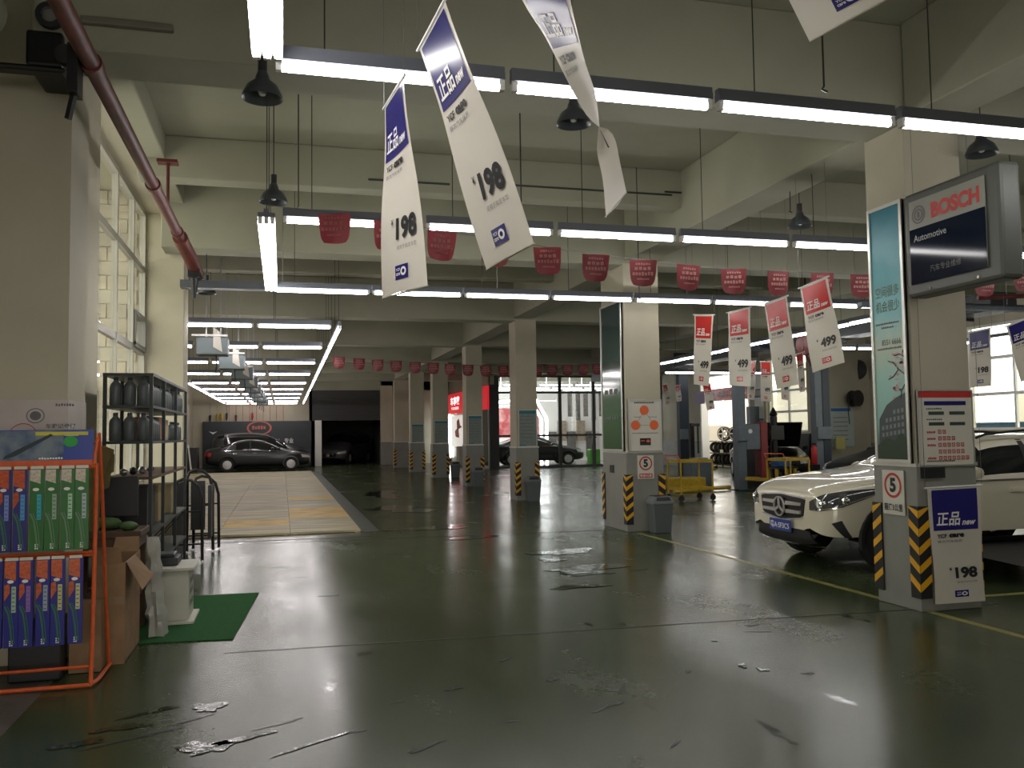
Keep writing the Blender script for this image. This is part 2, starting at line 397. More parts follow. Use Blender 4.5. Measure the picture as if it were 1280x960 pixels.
# ceiling beams, across and along
def beam(n, *a): struct('trim_%d' % n, MB().box(*a), M['ceil'], bevel=.015)
k = 3
for y0, zb in ((-.2, 4.12), (6.14, 4.12), (12.4, 4.12), (19.1, 4.12), (24.9, 4.12), (30.5, 4.12), (35.7, 4.12), (41, 4.12)):
    x0 = -1.6 if y0 < 12.9 else -4.4
    beam(k, x0, XR, y0+.02, y0+.5, zb, ZC); k += 1
for y0 in (3.3, 10.4, 16, 22.2, 27.8, 33): beam(k, -1.6 if y0 < 12 else -4.4, XR, y0, y0+.28, 4.5, ZC); k += 1
for y0, y1 in ((-3, 6.16), (6.64, 12.42), (12.9, 19.12), (19.6, 24.92), (25.4, 30.52), (31, 35.72), (36.2, 41.02)):
    beam(k, 5.14, 5.62, y0+.02, y1-.02, 4.18, ZC); k += 1
    if y0 < 34: beam(k, 11.2, 11.65, y0+.02, y1-.02, 4.3, ZC); k += 1
beam(k, -1.6, -1.3, 6.64, 12.38, 4.72, ZC); k += 1
# long dark cable tray just beyond the third lamp row
t = thing('cable_tray', 'long dark steel cable tray hung across the hall behind the third lamp row', 'cable tray', (0, 12.0, 3.6))
b = MB().box(-1.3, 16, 11.95, 12.12, 3.50, 3.515).box(-1.3, 16, 11.95, 11.96, 3.515, 3.6).box(-1.3, 16, 12.11, 12.12, 3.515, 3.6); b.build('tray', mat('dim_steel', (.09, .1, .115), .5, .3), t)
for x in range(0, 16, 3):
    MB().cyl((x, 12.03, 3.51), (x, 12.03, 5.0), .006, n=6).build('hanger_rod', M['steel'], t)
# painted floor lines
M['joint'] = mat('floor_joint', (.024, .031, .016), .5)
struct('trim_60', MB().box(5.15, 5.22, 1, 12.2, 0, .003), M['yline'])
struct('trim_61', MB().box(5.9, 16.5, 6.5, 6.57, 0, .003), M['yline'])
struct('trim_62', MB().add([(-.4, 6.52, .002), (6, 6.2, .002), (6, 6.215, .002), (-.4, 6.535, .002)], [(0, 1, 2, 3)]).add([(-.4, 13.0, .002), (5.1, 12.7, .002), (5.1, 12.73, .002), (-.4, 13.03, .002)], [(0, 1, 2, 3)]), M['joint'])
struct('trim_63', MB().box(1.22, 1.5, 13.9, 38.5, 0, .006), M['joint'])
struct('trim_64', MB().box(-4.4, 1.3, 13.3, 13.88, 0, .006), mat('wet_kerb', (.07, .07, .055), .25))
# left window
M['backlit'] = mat('shaded_white_frame', (.40, .385, .33), .5)  # white frame, colour darkened to its backlit silhouette against the panes
def window_frame(name, X, y0, y1, z0, z1, cols, rows, inward, fm=None):
    fm = fm or M['whitem']
    root = thing(name, None, None, (X, y0, z0)); del_ = [x for x in ('label', 'category') if x in root]
    root['kind'] = 'structure'
    fr = MB(); wdt = .06
    fr.box(X-.04, X+.04, y0, y1, z0, z0+wdt).box(X-.04, X+.04, y0, y1, z1-wdt, z1).box(X-.04, X+.04, y0, y0+wdt, z0+wdt, z1-wdt).box(X-.04, X+.04, y1-wdt, y1, z0+wdt, z1-wdt)
    fr.build('window_frame', fm, root)
    cy = [y0]+cols+[y1]; rz = [z0]+rows+[z1]
    for y in cols: MB().box(X-.035, X+.035, y-.03, y+.03, z0+wdt, z1-wdt).build('mullion', fm, root)
    for z in rows:
        for a, c in zip(cy, cy[1:]): MB().box(X-.03, X+.03, a+.03, c-.03, z-.04, z+.04).build('transom', fm, root)
    for a, c in zip(cy, cy[1:]):
        for d, e in zip(rz, rz[1:]): MB().box(X-.004, X+.004, a+.03, c-.03, d+.04, e-.04).build('pane', M['glass'], root)
    return root
wl = window_frame('window_1', -1.9, 8.4, 12.95, .9, 4.7, [10.85, 12.0], [2.72, 3.88], 1, M['backlit'])
MB().box(-1.94, -1.84, 12.0, 12.9, 3.15, 3.20).box(-1.94, -1.84, 12.0, 12.06, 2.75, 3.15).box(-1.94, -1.84, 12.84, 12.9, 2.75, 3.15).box(-1.94, -1.84, 12.0, 12.9, 2.72, 2.78).build('casement', mat('grey_casement', (.2, .2, .18), .5), wl)
# tiled outer face of the building wing seen through the left window
al = thing('wall_tiled_wing', None, None, (-4.4, 12.9, 0)); al['kind'] = 'structure'
M['tilew'] = random_mat('cream_wall_tile', [(.50, .45, .35), (.47, .42, .33), (.52, .46, .36), (.45, .41, .33)], .6)
tb = None
for r_ in range(24):
    for c_ in range(9):
        xx = -4.3+c_*.26+.13*(r_ % 2); zz = .2+r_*.2
        if tb is None:
            tb = MB().box(0, .245, 12.925, 12.945, 0, .188).build('tile', M['tilew'], al); base_ = tb.location.copy(); tb.location = base_+Vector((xx, 0, zz))
        else:
            c = tb.copy(); COL.objects.link(c); c.location = base_+Vector((xx, 0, zz))
for i, (y0, y1, z0, z1) in enumerate(WIN[:4]):
    m1 = y0+(y1-y0)*.5
    window_frame('window_%d' % (i+2), XR+.15, y0, y1, z0, z1, [m1], [z0+(z1-z0)*.27, z0+(z1-z0)*.55, z0+(z1-z0)*.8] if i < 2 else [z0+.9, z0+1.8], -1)
# plastic sheets hung outside the right windows
def sheet(name, label, X, y0, y1, z0, z1, seed, grp=None):
    rn = random.Random(seed); ph = [rn.random()*6 for _ in range(6)]; n = 26; rows = []
    for j in range(15):
        row = []
        for i in range(n+1):
            u = i/n; v = j/14; y = y0+(y1-y0)*u
            x = X+.10*math.sin(9*u+ph[0]+2*v)+.05*math.sin(23*u+ph[1]-3*v)+.03*math.sin(14*v+ph[2]+5*u)
            row.append((x, y, z0+(z1-z0)*v+.02*math.sin(12*u+ph[3])))
        rows.append(row)
    return tag(MB().grid(rows).build(name, M['sheet'], smooth=True), label, 'plastic sheet', grp)
sheet('plastic_sheet', 'crumpled white plastic sheet outside the far right service bay window', XR+.75, 22.6, 28.4, .0, 3.9, 1)
sheet('plastic_sheet', 'crumpled white plastic sheet hung outside the delivery doorway above the wheels', XR+3.0, 31.0, 36.5, .0, 3.0, 3)
tag(MB().box(XR+2.6, XR+6.5, 14.5, 21, 0, 1.62).box(XR+2.55, XR+6.55, 14.4, 21.1, 1.62, 1.66).build('site_hoarding', mat('pale_blue_hoarding', (.07, .17, .33), .5, noise=.15)), 'low blue hoarding outside the right-hand window behind the white car', 'hoarding')
tag(MB().box(XR+7.2, XR+12, 12, 24, 0, 2.7).build('site_cabin', mat('cream_cabin', (.8, .74, .62), .6), bevel=.03), 'cream cabin with flat roof outside the window behind the white car', 'cabin')
b = MB(); b.lathe([(.0, 0), (.5, .02), (.72, .2), (.6, .45), (.3, .62), (0, .66)], (XR+3.3, 18.6, 1.76), 10)
for v in b.v: v += Vector((random.uniform(-.06, .06), random.uniform(-.1, .1), random.uniform(-.03, .03)))
tag(b.build('sand_bag', mat('tan_sack', (.55, .34, .14), .9, noise=.4), smooth=True), 'lumpy tan sack lying on the blue hoarding outside the window', 'sack')

# slatted wash bay floor: panels of slats
gr = thing('wash_bay_grating', 'beige slatted grating floor of the left wash bay, black cars at its end', 'grating', (-4.2, 13.9, 0))
pm = None; SX, SY = 1.08, 1.17
for iy in range(21):
    for ix in range(5):
        x0 = -4.2+ix*SX; y0 = 13.9+iy*SY
        ym = M['gratey'] if (ix == 4 and iy in (2, 3, 6)) or (ix == 3 and iy == 1) else M['grate']
        if pm is None or ym is M['gratey']:
            b = MB()
            ns = 13
            for q in range(ns): b.box(x0+.004, x0+SX-.004, y0+q*SY/ns+.012, y0+(q+1)*SY/ns-.012, .012, .045)
            b.box(x0+.05, x0+.09, y0, y0+SY-.01, .0, .012).box(x0+SX-.09, x0+SX-.05, y0, y0+SY-.01, .0, .012)
            o = b.build('grating_panel', ym, gr, label='yellowish panel' if ym is M['gratey'] else None)
            if ym is M['grate']: pm = (o, x0, y0)
        else:
            c = pm[0].copy(); COL.objects.link(c); c.location = (x0-pm[1], y0-pm[2], 0)

# ================================================================== PILLARS
def pillar(X0, X1, Y0, Y1, label, ztop=4.15):
    t = thing('pillar', label, 'pillar', (X0, Y0, 0))
    MB().box(X0+.005, X1-.005, Y0+.005, Y1-.005, 1.2, ztop).build('shaft', M['wall'], t, bevel=.008)
    MB().box(X0-.01, X1+.01, Y0-.01, Y1+.01, 0, 1.2).build('base', M['grey'], t, bevel=.008, label='grey painted lower part')
    MB().box(X0-.02, X1+.02, Y0-.02, Y1+.02, 1.195, 1.225).build('ledge', M['alu'], t)
    return t
PIL = [(5.12, 5.70, 6.14, 6.66, 'nearest cream pillar with grey base, beside the white car'),
       (5.10, 5.70, 12.40, 13.38, 'second pillar from the camera, with orange-disc board and grey bin'),
       (5.17, 5.68, 19.10, 19.68, 'third pillar from the camera, poster with teal header on its front'),
       (5.22, 5.72, 24.90, 25.45, 'fourth pillar from the camera, just right of the red shop sign'),
       (5.18, 5.75, 30.50, 31.0, 'fifth pillar from the camera, just left of the red shop sign'),
       (5.12, 5.70, 35.70, 36.2, 'sixth pillar from the camera, deep in the dim aisle'),
       (5.12, 5.85, 41.0, 41.5, 'seventh pillar from the camera, pinkish and without poster'),
       (5.0, 5.6, 45.6, 46.1, 'farthest pillar at the end of the aisle beside the dark opening')]
for p in PIL: pillar(*p)
def corner_guard(x, y, sx, sy, label, z0=.11, z1=.87, w=.10):
    """L-shaped black rubber guard with yellow chevrons on the corner (x,y); sx, sy point into the pillar"""
    t = thing('corner_guard', label, 'corner guard', (x, y, z0), group=None)
    e = .014
    ox, oy = x-sx*.012, y-sy*.012
    b = MB(); b.box(min(ox-sx*e, ox+sx*w), max(ox-sx*e, ox+sx*w), min(oy-sy*e, oy), max(oy-sy*e, oy), z0, z1)
    b.box(min(ox-sx*e, ox), max(ox-sx*e, ox), min(oy, oy+sy*w), max(oy, oy+sy*w), z0, z1)
    b.build('strip', M['gblack'], t)
    n = 5; st = (z1-z0)/n; c = MB(); c2 = MB(); g = .002
    for q in range(n):
        zt = z0+st*(q+.35)
        for bb, A, B_ in ((c, Vector((ox-sx*e, oy-sy*(e+g), 0)), Vector((ox+sx*w, oy-sy*(e+g), 0))), (c2, Vector((ox-sx*(e+g), oy-sy*e, 0)), Vector((ox-sx*(e+g), oy+sy*w, 0)))):
            h = st*.42; up = Vector((0, 0, 1)); rise = .085
            zz = min(zt+rise+h, z1-z0+z0)
            bb.add([A+up*zt, B_+up*(zt+rise), B_+up*min(zt+rise+h, z1), A+up*min(zt+h, z1)], [(0, 1, 2, 3)])
    c.build('chevron', M['gyellow'], t); c2.build('chevron', M['gyellow'], t)
    return t
GN = ['nearest pillar', 'second pillar', 'third pillar', 'fourth pillar', 'fifth pillar', 'sixth pillar', 'seventh pillar']
for i, p in enumerate(PIL[:7]):
    X0, X1, Y0, Y1 = p[:4]
    corner_guard(X0, Y0, 1, 1, 'yellow and black chevron guard on the front left corner of the %s' % GN[i])
    corner_guard(X1, Y0, -1, 1, 'yellow and black chevron guard on the front right corner of the %s' % GN[i])
    if i < 2: corner_guard(X0, Y1, 1, -1, 'yellow and black chevron guard on the rear left corner of the %s' % GN[i])

# ================================================================== LAMPS
def tube_lamp(axis, ntubes=1, L=1.22, tm=None, top=1.58):
    """batten lamp at origin, along +x or +y from 0 to L; tube centre z = 0"""
    t = thing('tube_light', 'x', 'tube light')
    def P(a, c, z): return (a, c, z) if axis == 'x' else (c, a, z)
    def bx(mb, a0, a1, c0, c1, z0, z1):
        return mb.box(a0, a1, c0, c1, z0, z1) if axis == 'x' else mb.box(c0, c1, a0, a1, z0, z1)
    wd = .03 if ntubes == 1 else .075
    bx(bx(MB(), 0, L-.004, -wd, wd, .036, .075), 0, L-.004, -.022, .022, .075, .11).build('housing', M['steel'] if False else mat('lamp_housing', (.14, .15, .18), .5) if 'hous' not in M else M['hous'], t)
    for q in range(ntubes):
        c = (q-(ntubes-1)/2)*.052
        MB().cyl(P(.035, c, 0), P(L-.035, c, 0), .022, n=10).build('tube', tm or M['tube'], t)
        for e0 in (.004, L-.034): bx(MB(), e0, e0+.03, c-.018, c+.018, -.02, .036).build('lamp_holder', M['whitem'], t)
    MB().cyl(P(.25, 0, .11), P(.25, 0, top), .004, n=5).build('hanging_wire', M['dark'], t)
    return t
M['hous'] = mat('lamp_housing', (.14, .15, .18), .5)
protoX = tube_lamp('x', 1); protoY = tube_lamp('y', 3); protoY1 = tube_lamp('y', 1)
used = {}
def lamp(proto, loc, label, group):
    if proto.name not in used:
        used[proto.name] = 1; o = proto; o.location = loc
    else: o = dup(proto, loc)
    o['label'] = label; o['group'] = group; return o
ZL = 3.42
for j in range(12): lamp(protoX, (-.04+j*1.255, 4.5, ZL), 'bright tube light in the nearest lamp row across the ceiling, %s from the left' % ORD[j], 'tube lights of the nearest cross row')
for j in range(8): lamp(protoX, (-.0+j*1.27, 7.76, ZL), 'bright tube light in the second lamp row, %s from the left' % ORD[j], 'tube lights of the second cross row')
for j in range(8): lamp(protoX, (-.10+j*1.255, 11.52, ZL), 'bright tube light in the third lamp row, %s from the left' % ORD[j], 'tube lights of the third cross row')
for j in range(3): lamp(protoY, (-.075, .66+j*1.255, ZL), 'triple tube light running toward the camera at the top left, %s' % ('farthest behind the camera', 'middle one', 'meeting the nearest row')[j], 'triple tube lights of the near left side')
for j in range(3): lamp(protoY, (-.14, 7.80+j*1.235, ZL), 'triple tube light between second and third lamp rows at left, %s one' % ('nearest', 'middle', 'farthest')[j], 'triple tube lights of the middle left side')
for j in range(8): lamp(protoY1, (9.95+j*.045, 12.3+j*1.255, ZL), 'tube light in the slanting row over the service bay, %s from the camera' % ORD[j], 'tube lights along the lifts')
for y, g in ((25.6, 'farther'), (17.6, 'nearer')):
    for j in range(3): lamp(protoX, (11.9+j*1.255, y, ZL), 'tube light in the %s short row over the lifts, %s from the left' % (g, ORD[j]), '%s short row over the lifts' % g)
for j in range(4): lamp(protoY1, (14.9, 14.2+j*1.255, ZL), 'tube light running beside the right-hand windows, %s from the camera' % ORD[j], 'tube lights by the right windows')
protoX2 = tube_lamp('x', 1, 1.12, M['tubep'], 1.78); protoY2 = tube_lamp('y', 1, 1.12, M['tubep'], 1.78)
ZB = 3.22
for r_, y in enumerate((13.7, 16.95, 20.5, 24.2, 28.2, 31.9, 35.5, 39.0, 42.3, 45.2)):
    for j in range(3): lamp(protoX2, (-2.72+j*1.17, y, ZB), 'wash bay cross light, %s row from the camera, %s' % (ORD[r_], ('left', 'middle', 'right')[j]), 'tube lights of wash bay cross row %d' % (r_+1))
for j in range(27): lamp(protoY2, (.87+.006*j, 13.75+j*1.17, ZB), 'wash bay light in the long right edge row, %s from the camera' % ORD[j], 'right edge row of the wash bay')
for j in range(14): lamp(protoY2, (-2.82+.004*j, 28.35+j*1.17, ZB), 'wash bay light in the left edge row, %s from the camera' % ORD[j], 'left edge row of the wash bay')

def pendant(loc, label, proto=[None]):
    if proto[0] is None:
        t = thing('pendant_lamp', label, 'pendant lamp')
        b = MB(); b.lathe([(.03, .16), (.045, .12), (.05, .10), (.10, .06), (.128, 0), (.132, -.025), (.124, -.02), (.095, .05), (.045, .085), (.02, .09)], n=24)
        b.build('shade', mat('grey_shade', (.09, .10, .11), .3, .5), t, smooth=True)
        MB().cyl((0, 0, .15), (0, 0, .24), .03, n=12).build('lamp_cap', M['dark'], t)
        MB().lathe([(.012, .09), (.03, .06), (.034, .03), (.02, 0), (0, -.008)], n=12).build('bulb', mat('unlit_bulb', (.6, .6, .58), .15), t, smooth=True)
        MB().cyl((0, 0, .22), (0, 0, 1.2), .005, n=6).build('cord', M['dark'], t)
        proto[0] = t
    else: t = dup(proto[0], label=label)
    t.location = loc
for (x, y, Y, l) in ((328, 119, 5.8, 'nearest one, above the left light corner'), (342, 250, 8.35, 'directly over the left end of the second lamp row'), (717, 152, 6.1, 'half hidden behind the twisted banner'),
                  (1227, 190, 6.0, 'above the brand signboard at right'), (1000, 281, 8.5, 'over the second lamp row near the nearest pillar'), (258, 365, 12.8, 'at the end of the red pipe beside the pier')):
    pendant(at(x, y, Y), 'dark domed pendant lamp ' + l)
# loose suspension wires with a hook
def wire(x, y0, y1, Y, label):
    p = at(x, y1, Y); q = at(x, y0, Y); b = MB(); b.cyl((p.x, p.y, p.z), (p.x, p.y, ZC), .006, n=6); b.tube([(p.x, p.y, p.z), (p.x-.015, p.y, p.z-.02), (p.x+.02, p.y, p.z-.03)], .007, 6)
    tag(b.build('hanging_wire', M['dark']), label, 'wire')
wire(373, 100, 258, 8.6, 'thin dark wire hanging left above the second lamp row')
wire(652, 120, 290, 7.4, 'thin dark wire hanging between the two big banners')
wire(988, 150, 262, 8.4, 'thin dark wire hanging just left of the pendant near the pillar')
wire(1030, 30, 108, 4.2, 'thin dark wire hanging under the corner of the top right banner')
wire(799, 245, 370, 10.4, 'thin dark wire hanging in front of the second pillar')

# ================================================================== BANNERS
def banner(name, rows, label, colour='navy', price='198', rod=None, small='care'):
    """rows: (left point, right point) from top to bottom as 3D; print is laid on the cloth towards the camera"""
    rows = [(Vector(a), Vector(c)) for a, c in rows]; n = len(rows)-1
    def S0(u, v):
        t = (1-v)*n; i = min(int(t), n-1) if t > 0 else 0; f = t-i
        l = [rows[max(0, min(n, i+k))] for k in (-1, 0, 1, 2)]
        def cr(p0, p1, p2, p3, f):
            return p1 + (p2-p0)*(.5*f) + (p0*2-p1*5+p2*4-p3)*(.5*f*f) + (p1*3-p0-p2*3+p3)*(.5*f**3)
        if i-1 < 0: l[0] = (l[1][0]*2-l[2][0], l[1][1]*2-l[2][1])
        if i+2 > n: l[3] = (l[2][0]*2-l[1][0], l[2][1]*2-l[1][1])
        a = cr(*[q[0] for q in l], f); c = cr(*[q[1] for q in l], f)
        return a.lerp(c, u)
    def nrm(u, v):
        e = .01; du = S0(min(u+e, 1), v)-S0(max(u-e, 0), v); dv = S0(u, min(v+e, 1))-S0(u, max(v-e, 0)); return du.cross(dv).normalized()
    def wav(u, v): return .012*math.sin(5*v+3*u)*min(1, 2*(1-v))
    def S(off): return lambda u, v: S0(u, v)+nrm(u, v)*(off+wav(u, v))
    t = thing(name, label, 'banner', rows[0][0].lerp(rows[0][1], .5))
    NU, NV = 8, 28
    b = MB(); b.grid([[S(0)(i/NU, j/NV) for i in range(NU+1)] for j in range(NV+1)]); b.build('cloth', M['banner'], t, smooth=True)
    cm = M['navy'] if colour == 'navy' else M['redprint']
    b = MB(); s1 = S(.003); put_rect(b, .07, .665, .86, .315, s1, 6, 10); b.build('colour_block', cm, t, smooth=True)
    b = MB(); s2 = S(.006)
    put_text(b, '正品', .13, .70, .46, .105, s2, .018, .15); put_text(b, 'new', .62, .70, .26, .035, s2, .03, .3)
    b.build('lettering', M['wink'], t)
    b = MB(); put_text(b, 'YCF', .12, .605, .20, .032, s2, .035); put_text(b, 'care', .36, .605, .30, .032, s2, .06)
    put_text(b, '¥', .30, .315, .055, .030, s2, .03); put_text(b, price, .42, .235, .46, .11, s2, .045)
    b.build('lettering', M['ink'], t)
    b = MB(); put_text(b, '首次汽车保养', .12, .565, .5, .022, s2, .0); put_text(b, '适用于指定车型', .44, .19, .42, .020, s2, .0); b.build('small_lettering', M['gink'], t)
    b = MB(); put_rect(b, .38, .055, .28, .065, s1, 2, 2); b.build('logo_patch', cm, t)
    b = MB(); put_disc(b, .57, .088, .06, .02, s2, 16, .5); put_text(b, 'YCF', .41, .092, .09, .013, s2, .02); put_text(b, 'care', .41, .072, .09, .012, s2, .02); b.build('logo_print', M['wink'], t)
    a, c = rows[0]; d = (c-a).normalized()
    MB().cyl(a-d*.03, c+d*.03, .008, n=8).build('rod', M['whitem'], t)
    b = MB(); b.cyl(a-d*.02, Vector((a.x-d.x*.02, a.y-d.y*.02, ZC)), .0018, n=4); b.build('string', M['gink'], t)
    MB().cyl(c+d*.02, Vector((c.x+d.x*.02, c.y+d.y*.02, ZC)), .0018, n=4).build('string', M['gink'], t)
    b = MB(); a, c = rows[-1]; b.cyl(a, c, .004, n=6); b.build('bottom_hem', M['banner'], t)
    return t
def zl(x, y, z):
    d = F + RV*((x-640)/FPX) - UV*((y-480)/FPX); return O3+d*((z-H)/d.z)
def A4(tl, tr, bl, br): return [(at(*tl), at(*tr)), (at(*bl), at(*br))]
banner('banner', [(zl(524, 60, 3.35), zl(556, 0, 3.35)), ((zl(524, 60, 3.35)+zl(608, 337, 2.26))/2+Vector((.0, -.02, .02)), (zl(556, 0, 3.35)+zl(668, 304, 2.26))/2), (zl(608, 337, 2.26), zl(668, 304, 2.26))],
       'white and navy price banner reading 198, the larger right one, blown to a slant')
banner('banner', [(zl(481, 134, 3.30), zl(504, 97, 3.30)), (zl(478, 373, 2.17), zl(535, 357, 2.17))],
       'white and navy price banner reading 198 hanging straight beside the larger slanted one')
Lp = [(628, -70), (652, 0), (680, 45), (707, 95), (735, 142), (748, 185), (755, 225), (757, 271)]
Rp = [(700, -95), (713, -5), (722, 38), (731, 80), (743, 125), (763, 168), (773, 203), (783, 240)]
dl = [3.75, 3.8, 3.85, 3.9, 3.98, 4.05, 4.08, 4.1]; dr = [3.4, 3.45, 3.5, 3.6, 3.75, 3.9, 3.8, 3.75]
banner('banner', [(at(*a, y), at(*c, z)) if i < 5 else (at(*c, z), at(*a, y)) for i, (a, c, y, z) in enumerate(zip(Lp, Rp, dl, dr))], 'white and navy banner twisted into a ribbon by the draught, with a bright sheen')
banner('banner', A4((900, -175, 3.15), (1010, -225, 2.9), (1012, 52, 3.0), (1125, -10, 2.75)), 'banner corner with a small navy logo poking into the top right of view')
for i, (q, l) in enumerate((
    (A4((868, 393.5, 12.2), (892, 393.5, 11.8), (867.5, 480, 12.2), (886, 482.5, 11.8)), 'leftmost'),
    (A4((910, 390.6, 11.0), (937.5, 384, 10.6), (912, 481.5, 10.9), (938.5, 483, 10.6)), 'second from left'),
    (A4((955, 380, 9.4), (983.5, 370, 8.9), (971, 486, 9.3), (998, 480, 8.9)), 'third from left'),
    (A4((1000, 360, 7.9), (1034, 346, 7.4), (1016, 465.5, 7.8), (1056, 452.5, 7.4)), 'rightmost and largest'))):
    banner('banner', q, 'white and red price banner reading 499, %s of the four near ones' % l, 'red', '499')
for q, c, l in (
    (A4((936, 452, 17.8), (945, 451, 17.3), (934, 499, 17.8), (943, 500, 17.3)), 'red', 'small far red price banner seen beside the second near red banner'),
    (A4((950.5, 452, 17.2), (964, 452, 17.0), (951, 501, 17.2), (964, 502, 17.0)), 'red', 'small far red price banner hanging before the tall white wall pier'),
    (A4((974, 452, 15.2), (986, 451, 15.1), (977, 499, 15.2), (986, 500, 15.1)), 'red', 'small far red price banner showing under the third near red banner'),
    (A4((995, 443, 14.6), (1004, 440, 14.4), (1000, 490, 14.6), (1006, 489, 14.4)), 'red', 'small far red price banner beside the lift post near the windows'),
    (A4((878, 480, 21.5), (888, 479, 21.2), (884, 513, 21.4), (894, 511, 21.2)), 'red', 'small grey-looking far banner hanging in front of the bright doorway'),
    (A4((828, 481, 24), (834, 480, 23.6), (832, 506, 24), (839, 504, 23.6)), 'red', 'tiny far banner left of the doorway, nearer the second pillar'),
    (A4((844, 482, 23), (850, 481, 22.6), (846, 502, 23), (852, 501, 22.6)), 'red', 'tiny far banner with red top just left of the dark lift post'),
    (A4((1210, 416, 10.6), (1238, 410, 10.3), (1213, 484, 10.6), (1239, 482, 10.3)), 'navy', 'small navy price banner 198 just right of the nearest pillar'),
    (A4((1258, 408, 9.2), (1292, 394, 8.9), (1276, 477, 9.2), (1310, 465, 8.9)), 'navy', 'small navy price banner 198 cut by the right edge of view')):
    banner('banner', q, l, c, '499' if c == 'red' else '198')
# banner leaning on the front of the nearest pillar
fx = 6.14-.028
banner('banner', [((5.19, fx-.004, 1.02), (5.72, fx-.004, 1.03)), ((5.195, fx-.02, .5), (5.705, fx-.02, .5)), ((5.20, fx-.03, .07), (5.70, fx-.03, .07))],
       'white and navy price banner 198 fixed low on the front of the nearest pillar')

# ================================================================== RED PENNANTS
def pennant_proto():
    t = thing('pennant', 'x', 'pennant'); b = MB(); W_, Hh = .27, .245; rows = []
    for j in range(9):
        v = j/8; hw = W_/2*(1-.10*v) if v < .55 else W_/2*(.945-.03)*math.sqrt(max(0, 1-((v-.55)/.62)**2.6))
        rows.append([(hw*(2*i/8-1), .012*math.sin(i*.8+v*2), -Hh*v-.02*math.cos((i/4-1)*1.5)*v*v) for i in range(9)])
    b.grid(rows); b.build('cloth', M['flag'], t, smooth=True)
    S = lambda u, v: Vector((u, -.022, v)); b = MB(); rn = random.Random(5)
    put_dashes(b, -.075, -.055, .15, .022, S, 6, rnd=rn); put_dashes(b, -.085, -.105, .17, .035, S, 4, rnd=rn)
    put_dashes(b, -.105, -.158, .21, .036, S, 7, rnd=rn); put_dashes(b, -.06, -.20, .12, .016, S, 8, rnd=rn)
    o = b.build('print', M['flagink'], t); return t
pp = pennant_proto(); first = True
def pennants(pts, label, group, lab_string):
    global first
    for p in pts:
        if first: o = pp; first = False
        else: o = dup(pp)
        o.location = p; o.rotation_euler = (random.uniform(-.08, .08), random.uniform(-.05, .05), random.uniform(-.35, .15)); o['label'] = label + ', %s from the left' % ORD[pts.index(p)]; o['group'] = group
    e0 = pts[0]+(pts[0]-pts[1])*1.2; e1 = pts[-1]+(pts[-1]-pts[-2])*.6
    tag(MB().tube([e0]+list(pts)+[e1], .003, 5).build('string', M['gink']), lab_string, 'string')
near = [(418, 267, 7.30), (487, 276, 7.38), (553, 289, 7.45), (618, 298, 7.55), (684, 309, 7.65), (745, 318, 7.75), (804, 325, 7.85), (861, 331, 7.95), (917, 336, 8.05), (973, 339, 8.15), (1028, 341, 8.25), (1078, 343, 8.35),
        (1125, 344.5, 8.45), (1180, 345, 8.6), (1232, 344, 8.75), (1280, 339, 8.85)]
pennants([at(*p) for p in near], 'red shield-shaped pennant with pale print on the near string', 'red pennants on the near string', 'thin string carrying the near red pennants across the hall')
far = [(424, 446), (449, 448), (472, 449.5), (495, 451), (519, 452.5), (541.6, 453.5), (563, 455), (585, 456), (607, 457), (629, 457.5), (651, 457.5), (671, 457), (690, 456.5), (709, 456), (729, 455.5), (747, 455)]
pennants([at(x, y, 19.85) for x, y in far], 'dull red pennant on the far string beyond the third pillar', 'red pennants on the far string', 'thin string carrying the far red pennants')
far2 = [(944, 452), (985, 449), (1004, 447)]

# ================================================================== PILLAR SIGNS
# nearest pillar, left face (normal -x): u runs toward the camera (-y)
def frame_board(name, label, cat, o, u, v, w, h, mface, fw=.03, th=.03, parts=()):
    """framed board: origin lower left at the wall surface"""
    o, u, v = Vector(o), Vector(u), Vector(v); n = u.cross(v)
    t = thing(name, label, cat, o)
    b = MB(); b.prism([o, o+u*w, o+u*w+v*h, o+v*h], n*(th*.6)); b.build('board', mface, t)
    b = MB()
    for p, q in ((o, o+u*w), (o+v*h, o+u*w+v*h)): b.prism([p-v*0, q, q+v*(fw if p == o else -fw), p+v*(fw if p == o else -fw)], n*th)
    for p in (o+v*fw, o+u*(w-fw)+v*fw): b.prism([p, p+u*fw, p+u*fw+v*(h-2*fw), p+v*(h-2*fw)], n*th)
    b.build('frame', M['alu'], t)
    return t, (lambda a, c, off=.0: o+u*a+v*c+n*(th*.6+.002+off))
XU, YU, ZU = Vector((1, 0, 0)), Vector((0, 1, 0)), Vector((0, 0, 1))
skym = gradient_mat('sky_poster_print', [(0, (.03, .08, .04)), (.2, (.24, .46, .40)), (.38, (.30, .55, .48)), (.5, (.46, .54, .42)), (.62, (.20, .52, .55)), (.85, (.04, .34, .42)), (1, (.015, .20, .28))], 2, 0, 2.25)
t, S = frame_board('poster', 'tall teal sky poster with city building on the left face of the nearest pillar', 'poster', (5.11, 6.60, 1.225), -YU, ZU, .44, 2.25, skym)
for nm, chars, y in (('a', '空间很多', 1.44), ('b', '机会很少', 1.31)):
    b = MB(); put_text(b, chars, .07, y, .30, .10, lambda u, v: S(u, v), .01); b.build('lettering', mat('olive_ink', (.10, .16, .09), .5), t)
b = MB(); put_text(b, '8551 6666', .13, 1.02, .24, .05, lambda u, v: S(u, v), .01); put_dashes(b, .06, 1.20, .3, .018, lambda u, v: S(u, v), 14); put_dashes(b, .13, 1.165, .16, .018, lambda u, v: S(u, v), 7); put_dashes(b, .07, .98, .31, .018, lambda u, v: S(u, v), 14)
b.build('small_lettering', M['gink'], t)
b = MB()                          # printed building, lawn and blossom branch
